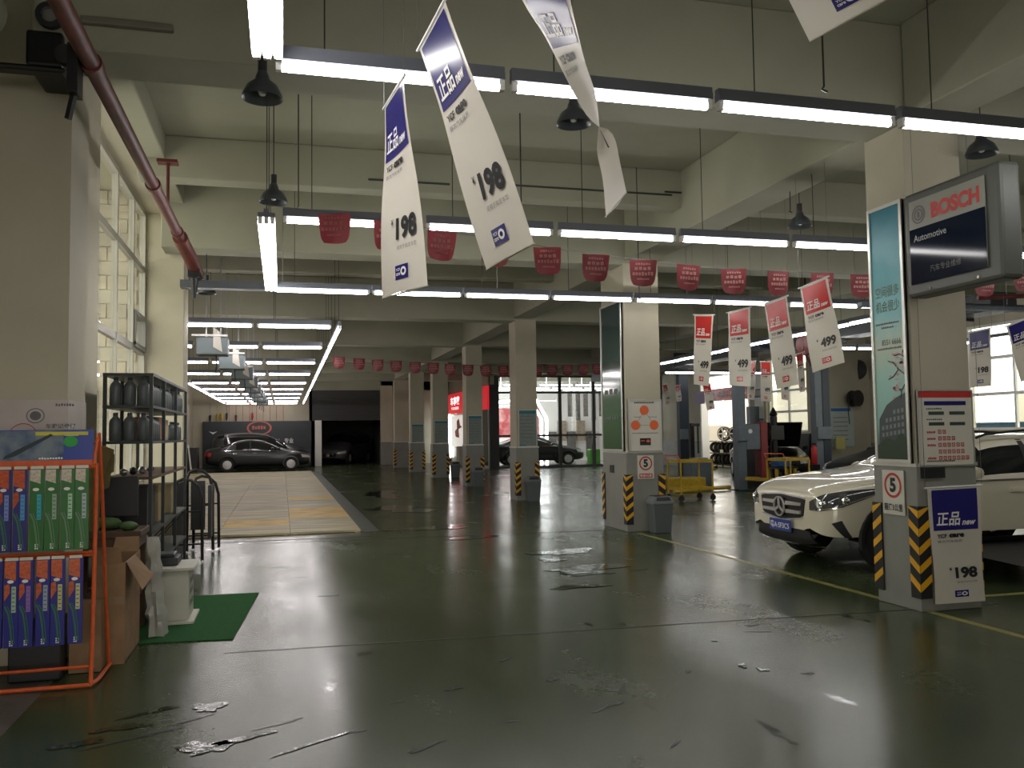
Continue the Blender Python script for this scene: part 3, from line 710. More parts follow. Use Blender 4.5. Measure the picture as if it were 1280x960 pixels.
b.add([S(.04, .08), S(.40, .08), S(.40, .60), S(.28, .56), S(.16, .50), S(.06, .38)], [(0, 1, 2, 3, 4, 5)]); b.build('printed_building', mat('dark_building_print', (.035, .05, .055), .4), t)
b = MB()
for i in range(6):
    for j in range(5):
        x = .09+i*.05; y = .22+j*.06+i*.006
        if y < .33+.03*i: b.add([S(x, y, .001), S(x+.03, y+.004, .001), S(x+.03, y+.04, .001), S(x, y+.036, .001)], [(0, 1, 2, 3)])
b.build('printed_windows', mat('grey_window_print', (.15, .17, .17), .4), t)
b = MB(); b.add([S(.03, .03, .002), S(.41, .03, .002), S(.41, .2, .002), S(.33, .26, .002), S(.25, .19, .002), S(.15, .22, .002), S(.03, .15, .002)], [(0, 1, 2, 3, 4, 5, 6)]); b.build('printed_trees', mat('tree_print', (.012, .035, .012), .4), t)
b = MB()
for pts in ([(.41, .75), (.33, .80), (.27, .86), (.20, .88)], [(.33, .80), (.26, .74), (.2, .72)], [(.41, .68), (.36, .62), (.34, .55)], [(.41, .9), (.35, .93), (.28, .92)]):
    for p, q in zip(pts, pts[1:]): b.bar(S(*p, .002), S(*q, .002), .008, .002, up=(-1, 0, 0))
b.build('printed_branch', mat('branch_print', (.03, .02, .02), .5), t)
b = MB(); rn = random.Random(2)
for q in range(34):
    x = .22+.18*rn.random(); y = .55+.42*rn.random()
    if x > .26 or rn.random() < .4: put_disc(b, x, y, .013+.01*rn.random(), .012, lambda u, v: S(u, v, .003), 6)
b.build('printed_blossom', mat('blossom_print', (.62, .30, .32), .5), t)
# notice on the front face of the nearest pillar
t, S = frame_board('notice_board', 'white notice with red header and rows of red characters on the nearest pillar', 'notice board', (5.13, 6.13, 1.2), XU, ZU, .56, .64, M['paper'], .012, .02)
b = MB(); put_rect(b, .005, .575, .55, .06, lambda u, v: S(u, v)); b.build('header', M['rink'], t)
b = MB(); put_rect(b, .07, .51, .42, .035, lambda u, v: S(u, v, .001)); b.build('title_bar', M['navy'], t)
b = MB()
for x in (.11, .32):
    for y in (.43, .34): put_rect(b, x, y, .155, .028, lambda u, v: S(u, v, .001))
put_dashes(b, .09, .475, .16, .012, lambda u, v: S(u, v), 8); put_dashes(b, .09, .385, .16, .012, lambda u, v: S(u, v), 8); put_dashes(b, .08, .035, .28, .014, lambda u, v: S(u, v), 16)
b.build('text_bars', mat('dark_green_ink', (.04, .06, .05), .5), t)
b = MB()
for y, n, off in ((.27, 2, 0), (.215, 4, 0), (.16, 6, 0), (.105, 6, 0), (.05, 7, 0)):
    if y != .105: put_dashes(b, .09, y+.005, .085, .02, lambda u, v: S(u, v), 5)
    for q in range(n):
        x = .20+q*.045
        for r4 in ((x, y, .032, .006), (x, y+.027, .032, .006), (x, y, .006, .033), (x+.026, y, .006, .033), (x+.011, y+.012, .011, .009)): put_rect(b, *r4, lambda u, v: S(u, v))
b.build('red_characters', M['rink'], t)
MB().box(5.15, 5.38, 6.112, 6.13, 1.10, 1.19).build('switch_box', M['dark'])
tag(bpy.data.objects['switch_box'], 'small dark switch box under the red-headed notice on the nearest pillar', 'switch box')
# speed limit signs
def speed_sign(o, u, v, w, h, label, redbar):
    o, u, v = Vector(o), Vector(u), Vector(v); n = u.cross(v); t = thing('speed_sign', label, 'sign', o)
    b = MB(); b.prism([o, o+u*w, o+u*w+v*h, o+v*h], n*.006); b.build('plate', M['paper'], t)
    S = lambda a, c: o+u*a*w+v*c*h+n*.009; asp = w/h
    b = MB(); put_disc(b, .5, .66, .40, .40*asp, S, 28, .8)
    if redbar: put_rect(b, .1, .05, .8, .18, S)
    b.build('red_ring', M['rink'], t)
    b = MB(); put_text(b, '5', .36, .66-.22*asp, .28, .46*asp, S, .05)
    if not redbar: put_text(b, '限速5公里', .08, .08, .84, .17, S, .025)
    b.build('lettering', M['ink'], t)
    if redbar:
        S2 = lambda a, c: o+u*a*w+v*c*h+n*.011; b = MB(); put_text(b, '限速5公里', .15, .08, .7, .12, S2, .015); b.build('lettering', M['wink'], t)
speed_sign((5.10, 6.54, .78), -YU, ZU, .27, .38, 'speed limit 5 sign with black characters on the nearest pillar left face', False)
speed_sign((5.27, 12.385, .80), XU, ZU, .27, .36, 'speed limit 5 sign with red bar on the front of the second pillar', True)
# second pillar boards
t, S = frame_board('poster', 'white board with three orange discs on the front of the second pillar', 'poster', (5.13, 12.40, 1.225), XU, ZU, .56, .80, M['paper'], .02, .03)
b = MB()
for x, y in ((.27, .63), (.12, .40), (.43, .40)):
    b = MB(); put_disc(b, x, y, .075, .075, lambda u, v: S(u, v, .002), 24); b.build('orange_disc', M['oink'], t)
b = MB(); b.bar(S(.15, .45), S(.24, .57), .004, .002, up=(0, -1, 0)); b.bar(S(.31, .57), S(.40, .45), .004, .002, up=(0, -1, 0)); b.bar(S(.2, .4), S(.35, .4), .004, .002, up=(0, -1, 0)); put_dashes(b, .06, .27, .44, .014, lambda u, v: S(u, v), 22)
put_dashes(b, .10, .52, .12, .012, lambda u, v: S(u, v), 8); put_dashes(b, .34, .52, .14, .012, lambda u, v: S(u, v), 8); b.build('thin_lines', M['gink'], t)
b = MB(); put_rect(b, .19, .09, .18, .11, lambda u, v: S(u, v)); put_dashes(b, .11, .735, .33, .026, lambda u, v: S(u, v), 11); b.build('black_print', M['ink'], t)
b = MB(); put_disc(b, .325, .155, .03, .022, lambda u, v: S(u, v, .002), 14); put_dashes(b, .205, .15, .07, .02, lambda u, v: S(u, v, .002), 3); b.build('logo_print', M['oink'], t)
gm = gradient_mat('dark_green_poster_print', [(0, (.01, .06, .02)), (.3, (.02, .11, .045)), (.6, (.03, .07, .06)), (1, (.03, .05, .06))], 2, 0, 2.4, .08)
t, S = frame_board('poster', 'tall glossy dark green poster on the left face of the second pillar', 'poster', (5.09, 13.34, 1.225), -YU, ZU, .90, 2.35, gm, .03, .03)
b = MB(); put_dashes(b, .15, .9, .6, .09, lambda u, v: S(u, v), 3); put_dashes(b, .15, .5, .6, .05, lambda u, v: S(u, v), 6); b.build('print', M['gink'], t)
tag(MB().box(5.074, 5.09, 12.9, 13.05, .88, 1.0).build('socket_box', M['dark']), 'small dark socket box low on the left side of the second pillar', 'socket box')
# posters on the third to sixth pillars
for i, h in ((2, .84), (3, .85), (4, .8), (5, .75)):
    X0, X1, Y0, Y1 = PIL[i][:4]
    t, S = frame_board('poster', 'pale poster with teal header on the front of the %s' % GN[i], 'poster', (X0+.05, Y0-.005, 1.225), XU, ZU, X1-X0-.08, h, M['palet'], .012, .02)
    b = MB(); put_rect(b, .01, h-.09, X1-X0-.10, .075, lambda u, v: S(u, v)); put_rect(b, .01, .012, .16, .03, lambda u, v: S(u, v)); b.build('header', M['teal'], t)
    b = MB()
    for q in range(7): put_dashes(b, .04, h-.16-q*.08, .32, .02, lambda u, v: S(u, v), 12)
    b.build('print', M['gink'], t)
# wheelie-style square bins in front of pillars
def bin_(x, y, label, w=.33, h=.55, proto=[None]):
    if proto[0] is None:
        t = thing('waste_bin', label, 'waste bin'); a = w/2
        b = MB()
        def ring(s, z): return [(-s, -s*.85, z), (s, -s*.85, z), (s, s*.85, z), (-s, s*.85, z)]
        vs = ring(a*.8, 0)+ring(a*.97, h*.78); b.add(vs, [(0, 1, 2, 3), (4, 5, 6, 7), (0, 1, 5, 4), (1, 2, 6, 5), (2, 3, 7, 6), (3, 0, 4, 7)]); b.build('bin_body', M['bin'], t, bevel=.012)
        b = MB(); vs = ring(a*1.05, h*.78)+ring(a*1.05, h*.84)+ring(a*.8, h); b.add(vs, [(0, 1, 2, 3), (8, 9, 10, 11)]+[(i, (i+1) % 4, (i+1) % 4+4, i+4) for i in range(4)]+[(i+4, (i+1) % 4+4, (i+1) % 4+8, i+8) for i in range(4)]); b.build('lid', mat('bin_lid_grey', (.16, .175, .18), .4), t, bevel=.01)
        MB().add([(-a*.62, -a*.735*.95-.012, h*.985), (a*.62, -a*.735*.95-.012, h*.985), (a*.72, -a*.85-.006, h*.885), (-a*.72, -a*.85-.006, h*.885)], [(0, 1, 2, 3)]).box(-a*.7, a*.7, -a*.6, a*.6, h, h+.008).build('flap', M['dark'], t)
        proto[0] = t
    else: t = dup(proto[0], label=label)
    t.location = (x, y, 0)
bin_(5.52, 12.15, 'grey square waste bin with black flap at the second pillar')
bin_(5.47, 18.85, 'grey square waste bin at the foot of the third pillar')
bin_(5.5, 24.65, 'grey square waste bin at the foot of the fourth pillar')
bin_(5.95, 30.4, 'grey square waste bin beside the fifth pillar')

# ================================================================== LIGHTBOX SIGN ON NEAREST PILLAR
t = thing('signboard', 'grey double-sided lightbox sign with red and white header jutting from the nearest pillar', 'signboard', (5.05, 5.6, 2.6))
b = MB(); b.box(5.045, 5.235, 5.07, 6.08, 2.60, 3.47); b.build('case', mat('grey_sign_case', (.085, .09, .078), .45), t, bevel=.03)
So = plane((5.04, 6.0, 2.70), (0, -1, 0), (0, 0, 1), .004)
b = MB(); b.prism([So(0, 0), So(.80, 0), So(.80, .69), So(0, .69)], (-.004, 0, 0)); b.build('sign_face', mat('shaded_sign_white', (.27, .265, .225), .4), t)  # white face with the shade of an unlit sign put into its colour
So2 = plane((5.04, 6.0, 2.70), (0, -1, 0), (0, 0, 1), .011)
b = MB(); put_rect(b, 0, 0, .80, .455, So2); b.build('navy_field', mat('navy_sign_face', (.006, .011, .028), .07, spec=.25), t)
b = MB(); put_text(b, 'BOSCH', .25, .50, .50, .13, So2, .045); b.build('lettering', M['rink'], t)
b = MB(); put_disc(b, .11, .565, .075, .075, So2, 28, .82); put_disc(b, .11, .565, .05, .05, So2, 28, .7); put_rect(b, .095, .54, .03, .05, So2); b.build('emblem', M['gink'], t)
So3 = plane((5.04, 6.0, 2.70), (0, -1, 0), (0, 0, 1), .014)
b = MB(); put_text(b, 'Automotive', .05, .345, .36, .055, So3, .01); b.build('lettering', mat('pale_grey_ink', (.35, .37, .38), .4), t)
b = MB(); put_text(b, '汽车专业维修', .22, .07, .33, .055, So3, .01); b.build('lettering', M['gink'], t)
b = MB(); b.bar((5.14, 6.08, 3.3), (5.14, 6.14, 3.3), .05, .05); b.bar((5.14, 6.08, 2.8), (5.14, 6.14, 2.8), .05, .05); b.build('bracket', M['black'], t)
for yy in (5.8, 5.3): MB().cyl((5.045, yy, 2.645), (5.033, yy, 2.645), .012, n=8).build('bolt', M['chrome'], t)

# ================================================================== LEFT SIDE: PIPE, EQUIPMENT
t = thing('fire_pipe', 'thick dark red pipe slanting along the top of the left wall', 'pipe', (-1.15, 8, 3.85))
b = MB().cyl((-1.15, 2.0, 3.85), (-1.15, 10.6, 3.85), .055, n=16); b.build('pipe_run', M['redpipe'], t, smooth=True)
for y in (5.75, 8.4, 10.3): MB().cyl((-1.15, y-.05, 3.85), (-1.15, y+.05, 3.85), .068, n=16).build('coupling', M['redpipe'], t, smooth=True)
b = MB(); b.tube([(-1.15, 10.55, 3.85), (-1.15, 10.8, 3.84), (-1.13, 11.0, 3.80), (-1.10, 11.3, 3.74), (-1.08, 11.9, 3.66)], .085, 14); b.build('elbow', M['redpipe'], t, smooth=True)
b = MB(); b.cyl((-1.09, 11.6, 3.66), (-1.09, 11.6, 3.30), .07, .02, n=12); b.box(-1.16, -1.02, 11.5, 11.75, 3.56, 3.72); b.build('valve', M['black'], t)
MB().cyl((-1.15, 9.4, 3.85), (-1.15, 9.4, 4.36), .02, n=8).box(-1.25, -1.05, 9.33, 9.47, 4.36, 4.39).build('riser_hanger', M['redpipe'], t)
b = MB(); b.box(-1.26, -1.20, 5.6, 5.75, 3.62, 3.92); b.bar((-1.23, 5.68, 3.66), (-1.27, 5.70, 3.48), .03, .03); b.build('clamp_bracket', M['black'], t)
t = thing('wall_speaker', 'dark bracketed equipment box with a ring lens on top of the near left pier', 'loudspeaker', (-1.5, 6.3, 3.9))
b = MB().box(-1.62, -1.40, 6.1, 6.6, 3.96, 4.2).box(-2.0, -1.38, 6.08, 6.2, 3.92, 3.96); b.build('housing', M['black'], t, bevel=.02)
b = MB(); b.lathe([(.05, 0), (.085, 0), (.085, .05), (.05, .05)], (-1.46, 6.06, 4.27), 20, (0, -1, 0)); b.build('ring', M['dark'], t)
MB().cyl((-1.46, 6.06, 4.27), (-1.46, 6.04, 4.27), .05, n=16).build('lens', M['steel'], t)
b = MB(); b.lathe([(.05, 0), (.065, 0), (.065, .06), (.02, .06)], (-1.37, 6.10, 4.03), 16, (0, -1, 0)); b.cyl((-1.365, 6.1, 3.98), (-1.365, 6.1, 3.80), .005, n=6); b.build('knob', M['dark'], t)
tag(MB().cyl((-2.0, 5.0, 4.25), (-1.88, 6.0, 4.22), .19, n=24).build('air_duct', M['ceil'], smooth=True), 'fat beige round duct in the top left corner above the near pier', 'duct')
tag(MB().box(-1.3, -.72, 6.10, 6.155, 4.28, 4.33).build('unlit_batten', mat('dull_batten', (.17, .16, .12), .5), bevel=.01), 'short unlit batten lamp on the first ceiling beam beside the red pipe', 'batten lamp')
for x0, y, z, l, ln in ((1.0, 10.39, 4.62, 'conduit on the secondary beam behind the two blue banners', 1.0), (2.2, 10.39, 4.66, 'conduit on the secondary beam right of the slanted banner', 2.8), (4.9, 10.39, 4.7, 'conduit on the secondary beam left of the nearest pillar', 1.3)):
    tag(MB().cyl((x0, y, z), (x0+ln, y, z), .012, n=6).build('conduit', M['dark']), 'thin dark ' + l, 'conduit')
# wrap-round printed sheet on the near pier
t = thing('poster', 'white advertising sheet wrapped round the near left pier above the orange rack', 'poster', (-1.5, 6.6, 1.3))
b = MB().box(-2.29, -1.44, 6.600, 6.606, 1.0, 1.80); b.box(-1.446, -1.440, 6.606, 7.17, 1.0, 1.80); b.build('sheet', mat('sheet_print', (.52, .46, .43), .5, noise=.15, scale=3), t)
S = plane((-1.98, 6.600, 1.0), (1, 0, 0), (0, 0, 1), .003)
b = MB(); put_disc(b, .335, .69, .058, .052, S, 24, .88); put_disc(b, .335, .69, .036, .032, S, 12); put_text(b, '车载记录仪', .40, .60, .19, .035, S, .02); put_text(b, '360', .40, .545, .2, .035, S, .03); put_dashes(b, .46, .755, .12, .018, S, 7); b.build('print', M['gink'], t)
b = MB(); put_disc(b, .26, .52, .10, .12, S, 26, .95); b.build('red_arc', M['rink'], t)
b = MB(); put_rect(b, .05, .40, .35, .16, S); b.build('photo_print', mat('landscape_print', (.12, .16, .12), .5, noise=.8, scale=14, col2=(.4, .36, .28)), t)
S = plane((-1.440, 7.1, 1.0), (0, -1, 0), (0, 0, 1), .003)
b = MB(); put_disc(b, .28, .68, .03, .06, S, 16); put_dashes(b, .1, .56, .3, .03, S, 6); put_rect(b, .08, .75, .1, .02, S); b.build('print', M['gink'], t)

# orange wiper blade rack
t = thing('display_rack', 'orange tubular display rack full of wiper blade packs at the left edge', 'display rack', (-1.5, 5.98, 0))
RX0, RX1, RY = -2.02, -1.135, 5.95
for X in (RX0, RX1):
    b = MB()
    b.tube([(X, RY+.02, 1.37), (X, RY+.01, 1.0), (X, RY-.03, .3), (X, RY-.07, .03)], .013, 8)
    b.tube([(X, RY-.07, .025), (X+(.02 if X == RX1 else -.02), RY+.05, .02), (X+.02*(1 if X == RX1 else -1), RY+.45, .02)], .013, 8)
    b.tube([(X+.012, RY+.45, .02), (X+.012, RY+.30, .5), (X+.012, RY+.14, 1.2), (X+.005, RY+.06, 1.56), (X, RY+.02, 1.50), (X-.012, RY+.01, 1.37)], .011, 8)
    b.build('side_frame', M['orange'], t, smooth=True)
for (y, z, r) in ((RY-.07, .02, .013), (RY+.02, .11, .010), (RY+.012, 1.35, .012), (RY+.01, .815, .011), (RY+.008, .80, .008)):
    MB().cyl((RX0, y, z), (RX1, y, z), r, n=8).build('cross_bar', M['orange'], t, smooth=True)
MB().box(RX0, RX1, RY+.012, RY+.02, 1.36, 1.395).build('header_ledge', M['orange'], t)
hb = MB(); hb.box(RX0+.03, RX1-.02, RY+.022, RY+.032, 1.395, 1.585); hb.build('header_board', mat('header_blue', (.02, .045, .30), .3), t)
S = plane((RX1-.55, RY+.022, 1.395), (1, 0, 0), (0, 0, 1), .003)
b = MB(); put_rect(b, 0, 0, .36, .185, S, 3, 3); b.build('header_photo', mat('car_photo_print', (.16, .20, .24), .3, noise=.8, scale=9, col2=(.02, .06, .16)), t)
S = plane((RX1-.55, RY+.022, 1.395), (1, 0, 0), (0, 0, 1), .006)
b = MB(); b.add([S(.02, .01), S(.09, .03), S(.30, .155), S(.285, .165), S(.10, .07), S(.03, .03)], [(0, 1, 2, 3, 4, 5)]); b.build('printed_wiper', mat('wiper_print', (.012, .03, .035), .4), t)
b = MB(); put_rect(b, .20, .155, .30, .022, S); b.build('yellow_strip', mat('yellow_print', (.55, .5, .05), .5), t)
b = MB(); put_disc(b, .40, .115, .042, .034, S, 14); b.build('green_burst', mat('green_print', (.02, .33, .05), .5), t)
b = MB(); put_dashes(b, .22, .006, .14, .012, S, 9); put_dashes(b, .365, .15, .08, .008, S, 8); b.build('print', M['wink'], t)
# wiper packs: each one hangs on the rack
WB = {}
def pack_proto(kind):
    t = thing('wiper_pack', 'x', 'wiper pack'); W_, Hh = .077, .50 if kind != 'low' else .52
    base = {'blue': mat('pack_blue', (.018, .020, .16), .3), 'low': mat('pack_indigo', (.020, .022, .22), .3), 'green': mat('pack_green', (.015, .13, .02), .3)}[kind]
    top = {'blue': (.55, .08, .02), 'low': (.60, .12, .04), 'green': (.60, .52, .42)}[kind]
    MB().box(-W_/2, W_/2, -.02, .008, -Hh, 0).build('card', base, t)
    S = lambda u, v: Vector((u, -.0225, v))
    hh = .10 if kind != 'green' else .07
    b = MB(); b.add([S(-W_/2+.002, -.005), S(W_/2-.018 if kind == 'green' else W_/2-.014, -.005), S(W_/2-.018 if kind == 'green' else W_/2-.014, -hh-.02), S(-W_/2+.002, -hh)], [(0, 3, 2, 1)])
    if kind != 'green': b.add([S(-W_/2+.002, -.145), S(-.01, -.135), S(-.006, -.19), S(-W_/2+.002, -.24)], [(0, 3, 2, 1)])
    b.build('top_print', mat('pack_top_' + kind, top, .35, noise=.4, scale=60), t)
    b = MB(); put_disc(b, -.004, -.125, .018, .010, lambda u, v: Vector((u, -.0245, v)), 16); b.build('oval_badge', M['wink'], t)
    b = MB(); b.box(-W_/2+.004, W_/2-.002, -.026, -.02, .0, .018); b.build('price_rail_tag', M['paper'], t)
    b = MB(); put_rect(b, .002, -.31, .024, .155, S); lb = b.build('size_label', M['wink'], t)
    S = lambda u, v: Vector((u, -.024, v)); b = MB()
    for q in range(6):
        put_rect(b, .006, -.30+q*.025, .015, .007, S)
    b.build('size_characters', mat('label_ink_' + kind, (.05, .15, .35) if kind != 'green' else (.03, .25, .08), .5), t)
    b = MB(); pts = [(-W_/2+.005, -.27), (-.012, -.32), (0, -.40), (.008, -Hh+.02)]
    for p, q in zip(pts, pts[1:]): b.bar(S(*p), S(*q), .009, .003, up=(0, -1, 0))
    for p, q in zip(pts, pts[1:]): b.bar(S(p[0]+.014, p[1]), S(q[0]+.014, q[1]), .004, .003, up=(0, -1, 0))
    b.build('printed_blade', mat('blade_print_' + kind, (.03, .16, .06) if kind != 'green' else (.12, .22, .12), .4), t)
    b = MB()
    for q in range(3):
        for r_ in range(2): put_rect(b, -.006+r_*.011, -Hh+.012+q*.012, .008, .008, S)
    b.build('small_print', M['wink'], t)
    return t
def packs(kind, cols, z, lab, grp, yy):
    p = pack_proto(kind); f_ = True; tints = {}
    for i, (x, lc, lt) in enumerate(cols):
        if f_: o = p; f_ = False
        else: o = dup(p)
        o.location = (x, yy, z); o['label'] = lab % lt; o['group'] = grp
        for k_ in kids(o):
            if k_.name.startswith('size_label'):
                if i: k_.data = k_.data.copy()
                k_.data.materials[0] = mat('size_label_tint', lc, .5)
def X6(x): return at(x, 640, 5.93).x
packs('blue', [(X6(-28), (.3, .4, .7), 'beyond the left edge'), (X6(7), (.20, .25, .55), 'cut by the left edge'), (X6(27), (.07, .30, .60), 'with a sky-blue label')], 1.345, 'orange-topped navy wiper pack in the upper row, %s', 'wiper packs in the upper rack row', 5.915)
packs('green', [(X6(47.5), (.02, .35, .55), 'leftmost, sky-blue label'), (X6(66.5), (.30, .36, .30), 'second, grey label'), (X6(86), (.40, .60, .42), 'third, pale green label'), (X6(103.5), (.42, .45, .5), 'rightmost, pale label')], 1.345, 'cream and green wiper pack in the upper row, %s', 'wiper packs in the upper rack row', 5.915)
packs('low', [(X6(-34), (.4, .5, .4), 'outside the left edge'), (X6(-14), (.4, .5, .4), 'beyond the left edge'), (X6(-1), (.6, .35, .2), 'cut by the left edge, orange label'), (X6(19), (.35, .50, .30), 'with a green label'), (X6(37), (.30, .12, .35), 'with a purple label'), (X6(58), (.32, .36, .38), 'with a grey label'), (X6(76), (.55, .52, .12), 'second from right, yellow label'), (X6(98), (.58, .55, .2), 'rightmost, pale yellow label')],
      .795, 'indigo wiper pack in the lower row, %s', 'wiper packs in the lower rack row', 5.90)
tag(MB().box(-1.66, -1.36, 6.12, 6.3, .004, .40).build('storage_box', M['dark'], bevel=.01), 'low black box standing behind the orange rack feet', 'box')
tag(MB().box(-1.34, -1.15, 6.26, 6.42, .004, .45).build('cardboard_box', M['card']), 'small brown carton behind the orange rack, left of the open carton', 'cardboard box')
# open cardboard box
t = thing('cardboard_box', 'tall open brown cardboard box with a flap folded out beside the orange rack', 'cardboard box', (-1.2, 6.5, 0))
x0, x1, y0, y1, h = -1.24, -1.035, 6.44, 7.08, .68
b = MB(); 
for a in ((x0, x1, y0, y0+.008, 0, h), (x0, x1, y1-.008, y1, 0, h), (x0, x0+.008, y0+.008, y1-.008, 0, h), (x1-.008, x1, y0+.008, y1-.008, 0, h), (x0, x1, y0+.008, y1-.008, 0, .008)): b.box(*a)
b.build('box_body', M['card'], t)
MB().prism([(x1, y0+.02, h), (x1, y0+.38, h), (x1+.13, y0+.36, h-.15), (x1+.11, y0-.02, h-.19)], (.004, 0, .005)).build('flap', M['card'], t)
MB().prism([(x0, y0, h), (x1-.02, y0, h), (x1-.03, y0-.03, h+.11), (x0+.01, y0-.03, h+.11)], (0, -.006, 0)).build('flap', M['card'], t)
MB().prism([(x0+.01, y1, h), (x1-.01, y1, h), (x1-.02, y1+.08, h+.1), (x0+.02, y1+.08, h+.1)], (0, .006, 0)).build('flap', M['card'], t)
MB().box(x0, x1, y0-.002, y0, .40, .45).build('tape', mat('tape_tan', (.22, .14, .07), .3), t)
# crumpled plastic wrap
rn = random.Random(9); rows = []
for j in range(14):
    v = j/13; z = .75*v; rr = .10*(1-.5*v)+.03*rn.random(); row = []
    for k_ in range(15):
        a = 2*math.pi*(k_ % 14)/14; q = rr*(1+.22*math.sin(5*a+7*v)+.1*math.sin(11*a-3*v)); row.append((-.93+q*math.cos(a)*.62-.05*v, 7.3+q*math.sin(a)*1.1, z+.003))
    rows.append(row)
tag(MB().grid(rows).build('plastic_bag', M['bag'], smooth=True), 'tall crumpled translucent plastic bag standing behind the open carton', 'plastic bag')
# white pedestal box
t = thing('donation_box', 'white wooden pedestal box with faint print standing on the green mat', 'box', (-.85, 7.9, 0))
MB().box(-.97, -.745, 7.66, 8.06, .03, .44).build('box_body', M['mwhite'], t, bevel=.004)
MB().box(-1.02, -.70, 7.60, 8.12, .44, .462).build('top_board', M['mwhite'], t, bevel=.004)
MB().box(-1.02, -.70, 7.58, 8.12, .009, .03).build('base_board', M['mwhite'], t, bevel=.004)
S = plane((-.745, 7.68, .03), (0, 1, 0), (0, 0, 1), .003)
b = MB()
for q in range(3): put_dashes(b, .06, .28-q*.09, .26, .05, S, 4)
b.build('print', M['gink'], t)
tag(MB().box(-1.04, -.84, 7.74, 8.0, .4635, .53).box(-1.02, -.87, 7.76, 7.98, .53, .56).build('tool_case', M['dark'], bevel=.01), 'flat black case lying on top of the white pedestal box', 'case')
rows = []
tag(MB().prism([(-.22, 8.9, .0025), (-.36, 6.93, .0025), (-1.18, 7.02, .0025), (-1.1, 8.92, .0025)], (0, 0, .006)).build('floor_mat', M['green']), 'bright green carpet mat on the floor under the white pedestal box', 'mat')
# work table with goods
t = thing('work_table', 'small dark brown table in front of the shelf, black monitor on it', 'table', (-1.25, 7.5, 0))
MB().box(-1.56, -1.06, 7.26, 7.72, .76, .81).build('tabletop', M['wood'], t, bevel=.005)
MB().box(-1.54, -1.08, 7.28, 7.70, .68, .76).build('apron', M['wood'], t)
for x, y in ((-1.53, 7.30), (-1.10, 7.30), (-1.53, 7.67), (-1.10, 7.67)): MB().box(x-.02, x+.02, y-.02, y+.02, .004, .68).build('leg', M['wood'], t)
MB().box(-1.52, -1.1, 7.3, 7.68, .28, .30).build('lower_shelf', M['wood'], t)
t = thing('monitor', 'black flat monitor seen from behind on the brown table', 'monitor', (-1.3, 7.5, .81))
MB().box(-1.43, -1.12, 7.52, 7.55, .90, 1.22).build('screen_back', M['dark'], t, bevel=.01)
MB().box(-1.33, -1.27, 7.55, 7.57, .82, 1.0).box(-1.40, -1.20, 7.46, 7.64, .812, .825).build('stand', M['dark'], t)
def lump(name, c, r, m, label, cat, seed, n=12):
    rn = random.Random(seed); b = MB(); prof = [(0.001, -r[2])]+[(math.sin(math.pi*i/7), -math.cos(math.pi*i/7)*r[2]) for i in range(1, 7)]+[(0.001, r[2])]
    b.lathe([(p[0], p[1]) for p in prof], (0, 0, 0), n)
    for v in b.v:
        v.x *= r[0]*rn.uniform(.85, 1.1); v.y *= r[1]*rn.uniform(.85, 1.1); v.z *= rn.uniform(.9, 1.05); v += Vector(c)
    return tag(b.build(name, m, smooth=True), label, cat)
lump('green_bag', (-1.34, 7.42, .862), (.13, .05, .052), M['greenp'], 'dark green cloth bundle at the left end of the brown table', 'bundle', 1)
lump('green_bag', (-1.16, 7.33, .845), (.075, .05, .036), M['greenp'], 'small green cloth bundle at the right end of the brown table', 'bundle', 2)
lump('cloth_roll', (-1.3, 7.42, .36), (.15, .08, .05), mat('tan_cloth', (.38, .2, .1), .8, noise=.3), 'tan cloth roll on the lower shelf of the brown table', 'cloth', 4)
t = thing('carton_sheet', 'olive brown carton flap standing upright left of the bottle shelf', 'cardboard', (-1.4, 7.2, .81))
MB().prism([(-1.47, 7.31, .815), (-1.37, 7.31, .815), (-1.36, 7.31, 1.12), (-1.30, 7.31, 1.15), (-1.27, 7.33, 1.44), (-1.34, 7.33, 1.47), (-1.47, 7.33, 1.48)], (0, .012, 0)).build('panel', M['cardo'], t)
MB().prism([(-1.30, 7.30, 1.25), (-1.262, 7.29, 1.27), (-1.258, 7.29, 1.40), (-1.28, 7.30, 1.43)], (0, .008, 0)).build('side_flap', M['cardo'], t)
# bottle shelf
t = thing('storage_shelf', 'tall dark steel shelf unit with grey oil jugs in front of the pier', 'shelf unit', (-1.25, 9.1, 0))
SX0, SX1, SYs = -1.43, -1.07, (7.82, 8.62, 9.55, 10.5)
for y in SYs:
    for x in (SX0, SX1): MB().box(x-.014, x+.014, y-.014, y+.014, .003, 2.07).build('post', M['shelfm'], t)
ZS = (2.07, 1.80, 1.50, 1.20, .74, .42, .12)
for z in ZS:
    MB().box(SX0-.016, SX1+.016, 7.805, 10.52, z-.02, z+.004).build('shelf_board', M['shelfm'] if z != 1.2 else M['wood'], t)
for y in SYs: MB().bar((SX0, y, .3), (SX1, y, .7), .01, .01).build('brace', M['shelfm'], t)
jp = thing('oil_jug', 'x', 'oil jug')
b = MB(); b.lathe([(.043, 0), (.05, .01), (.05, .15), (.042, .18), (.02, .205), (.018, .215)], n=12); b.build('jug_body', M['jug'], jp, smooth=True)
MB().lathe([(.02, .213), (.02, .236), (.017, .238)], n=10).build('cap', M['jugcap'], jp, smooth=True)
fj = True
def jug(x, y, z, label, group, sc=1):
    global fj
    if fj: o = jp; fj = False
    else: o = dup(jp)
    o.location = (x, y, z+.005); o.scale = (sc, sc, sc); o['label'] = label; o['group'] = group
for lv, z in (('top', 1.80), ('second', 1.50)):
    for k_ in range(3): jug(-1.36+.11*k_, 7.90, z, 'grey oil jug at the camera-side end of the %s shelf, %s' % (lv, ('left', 'middle', 'right')[k_]), 'grey jugs at the end of the %s shelf' % lv)
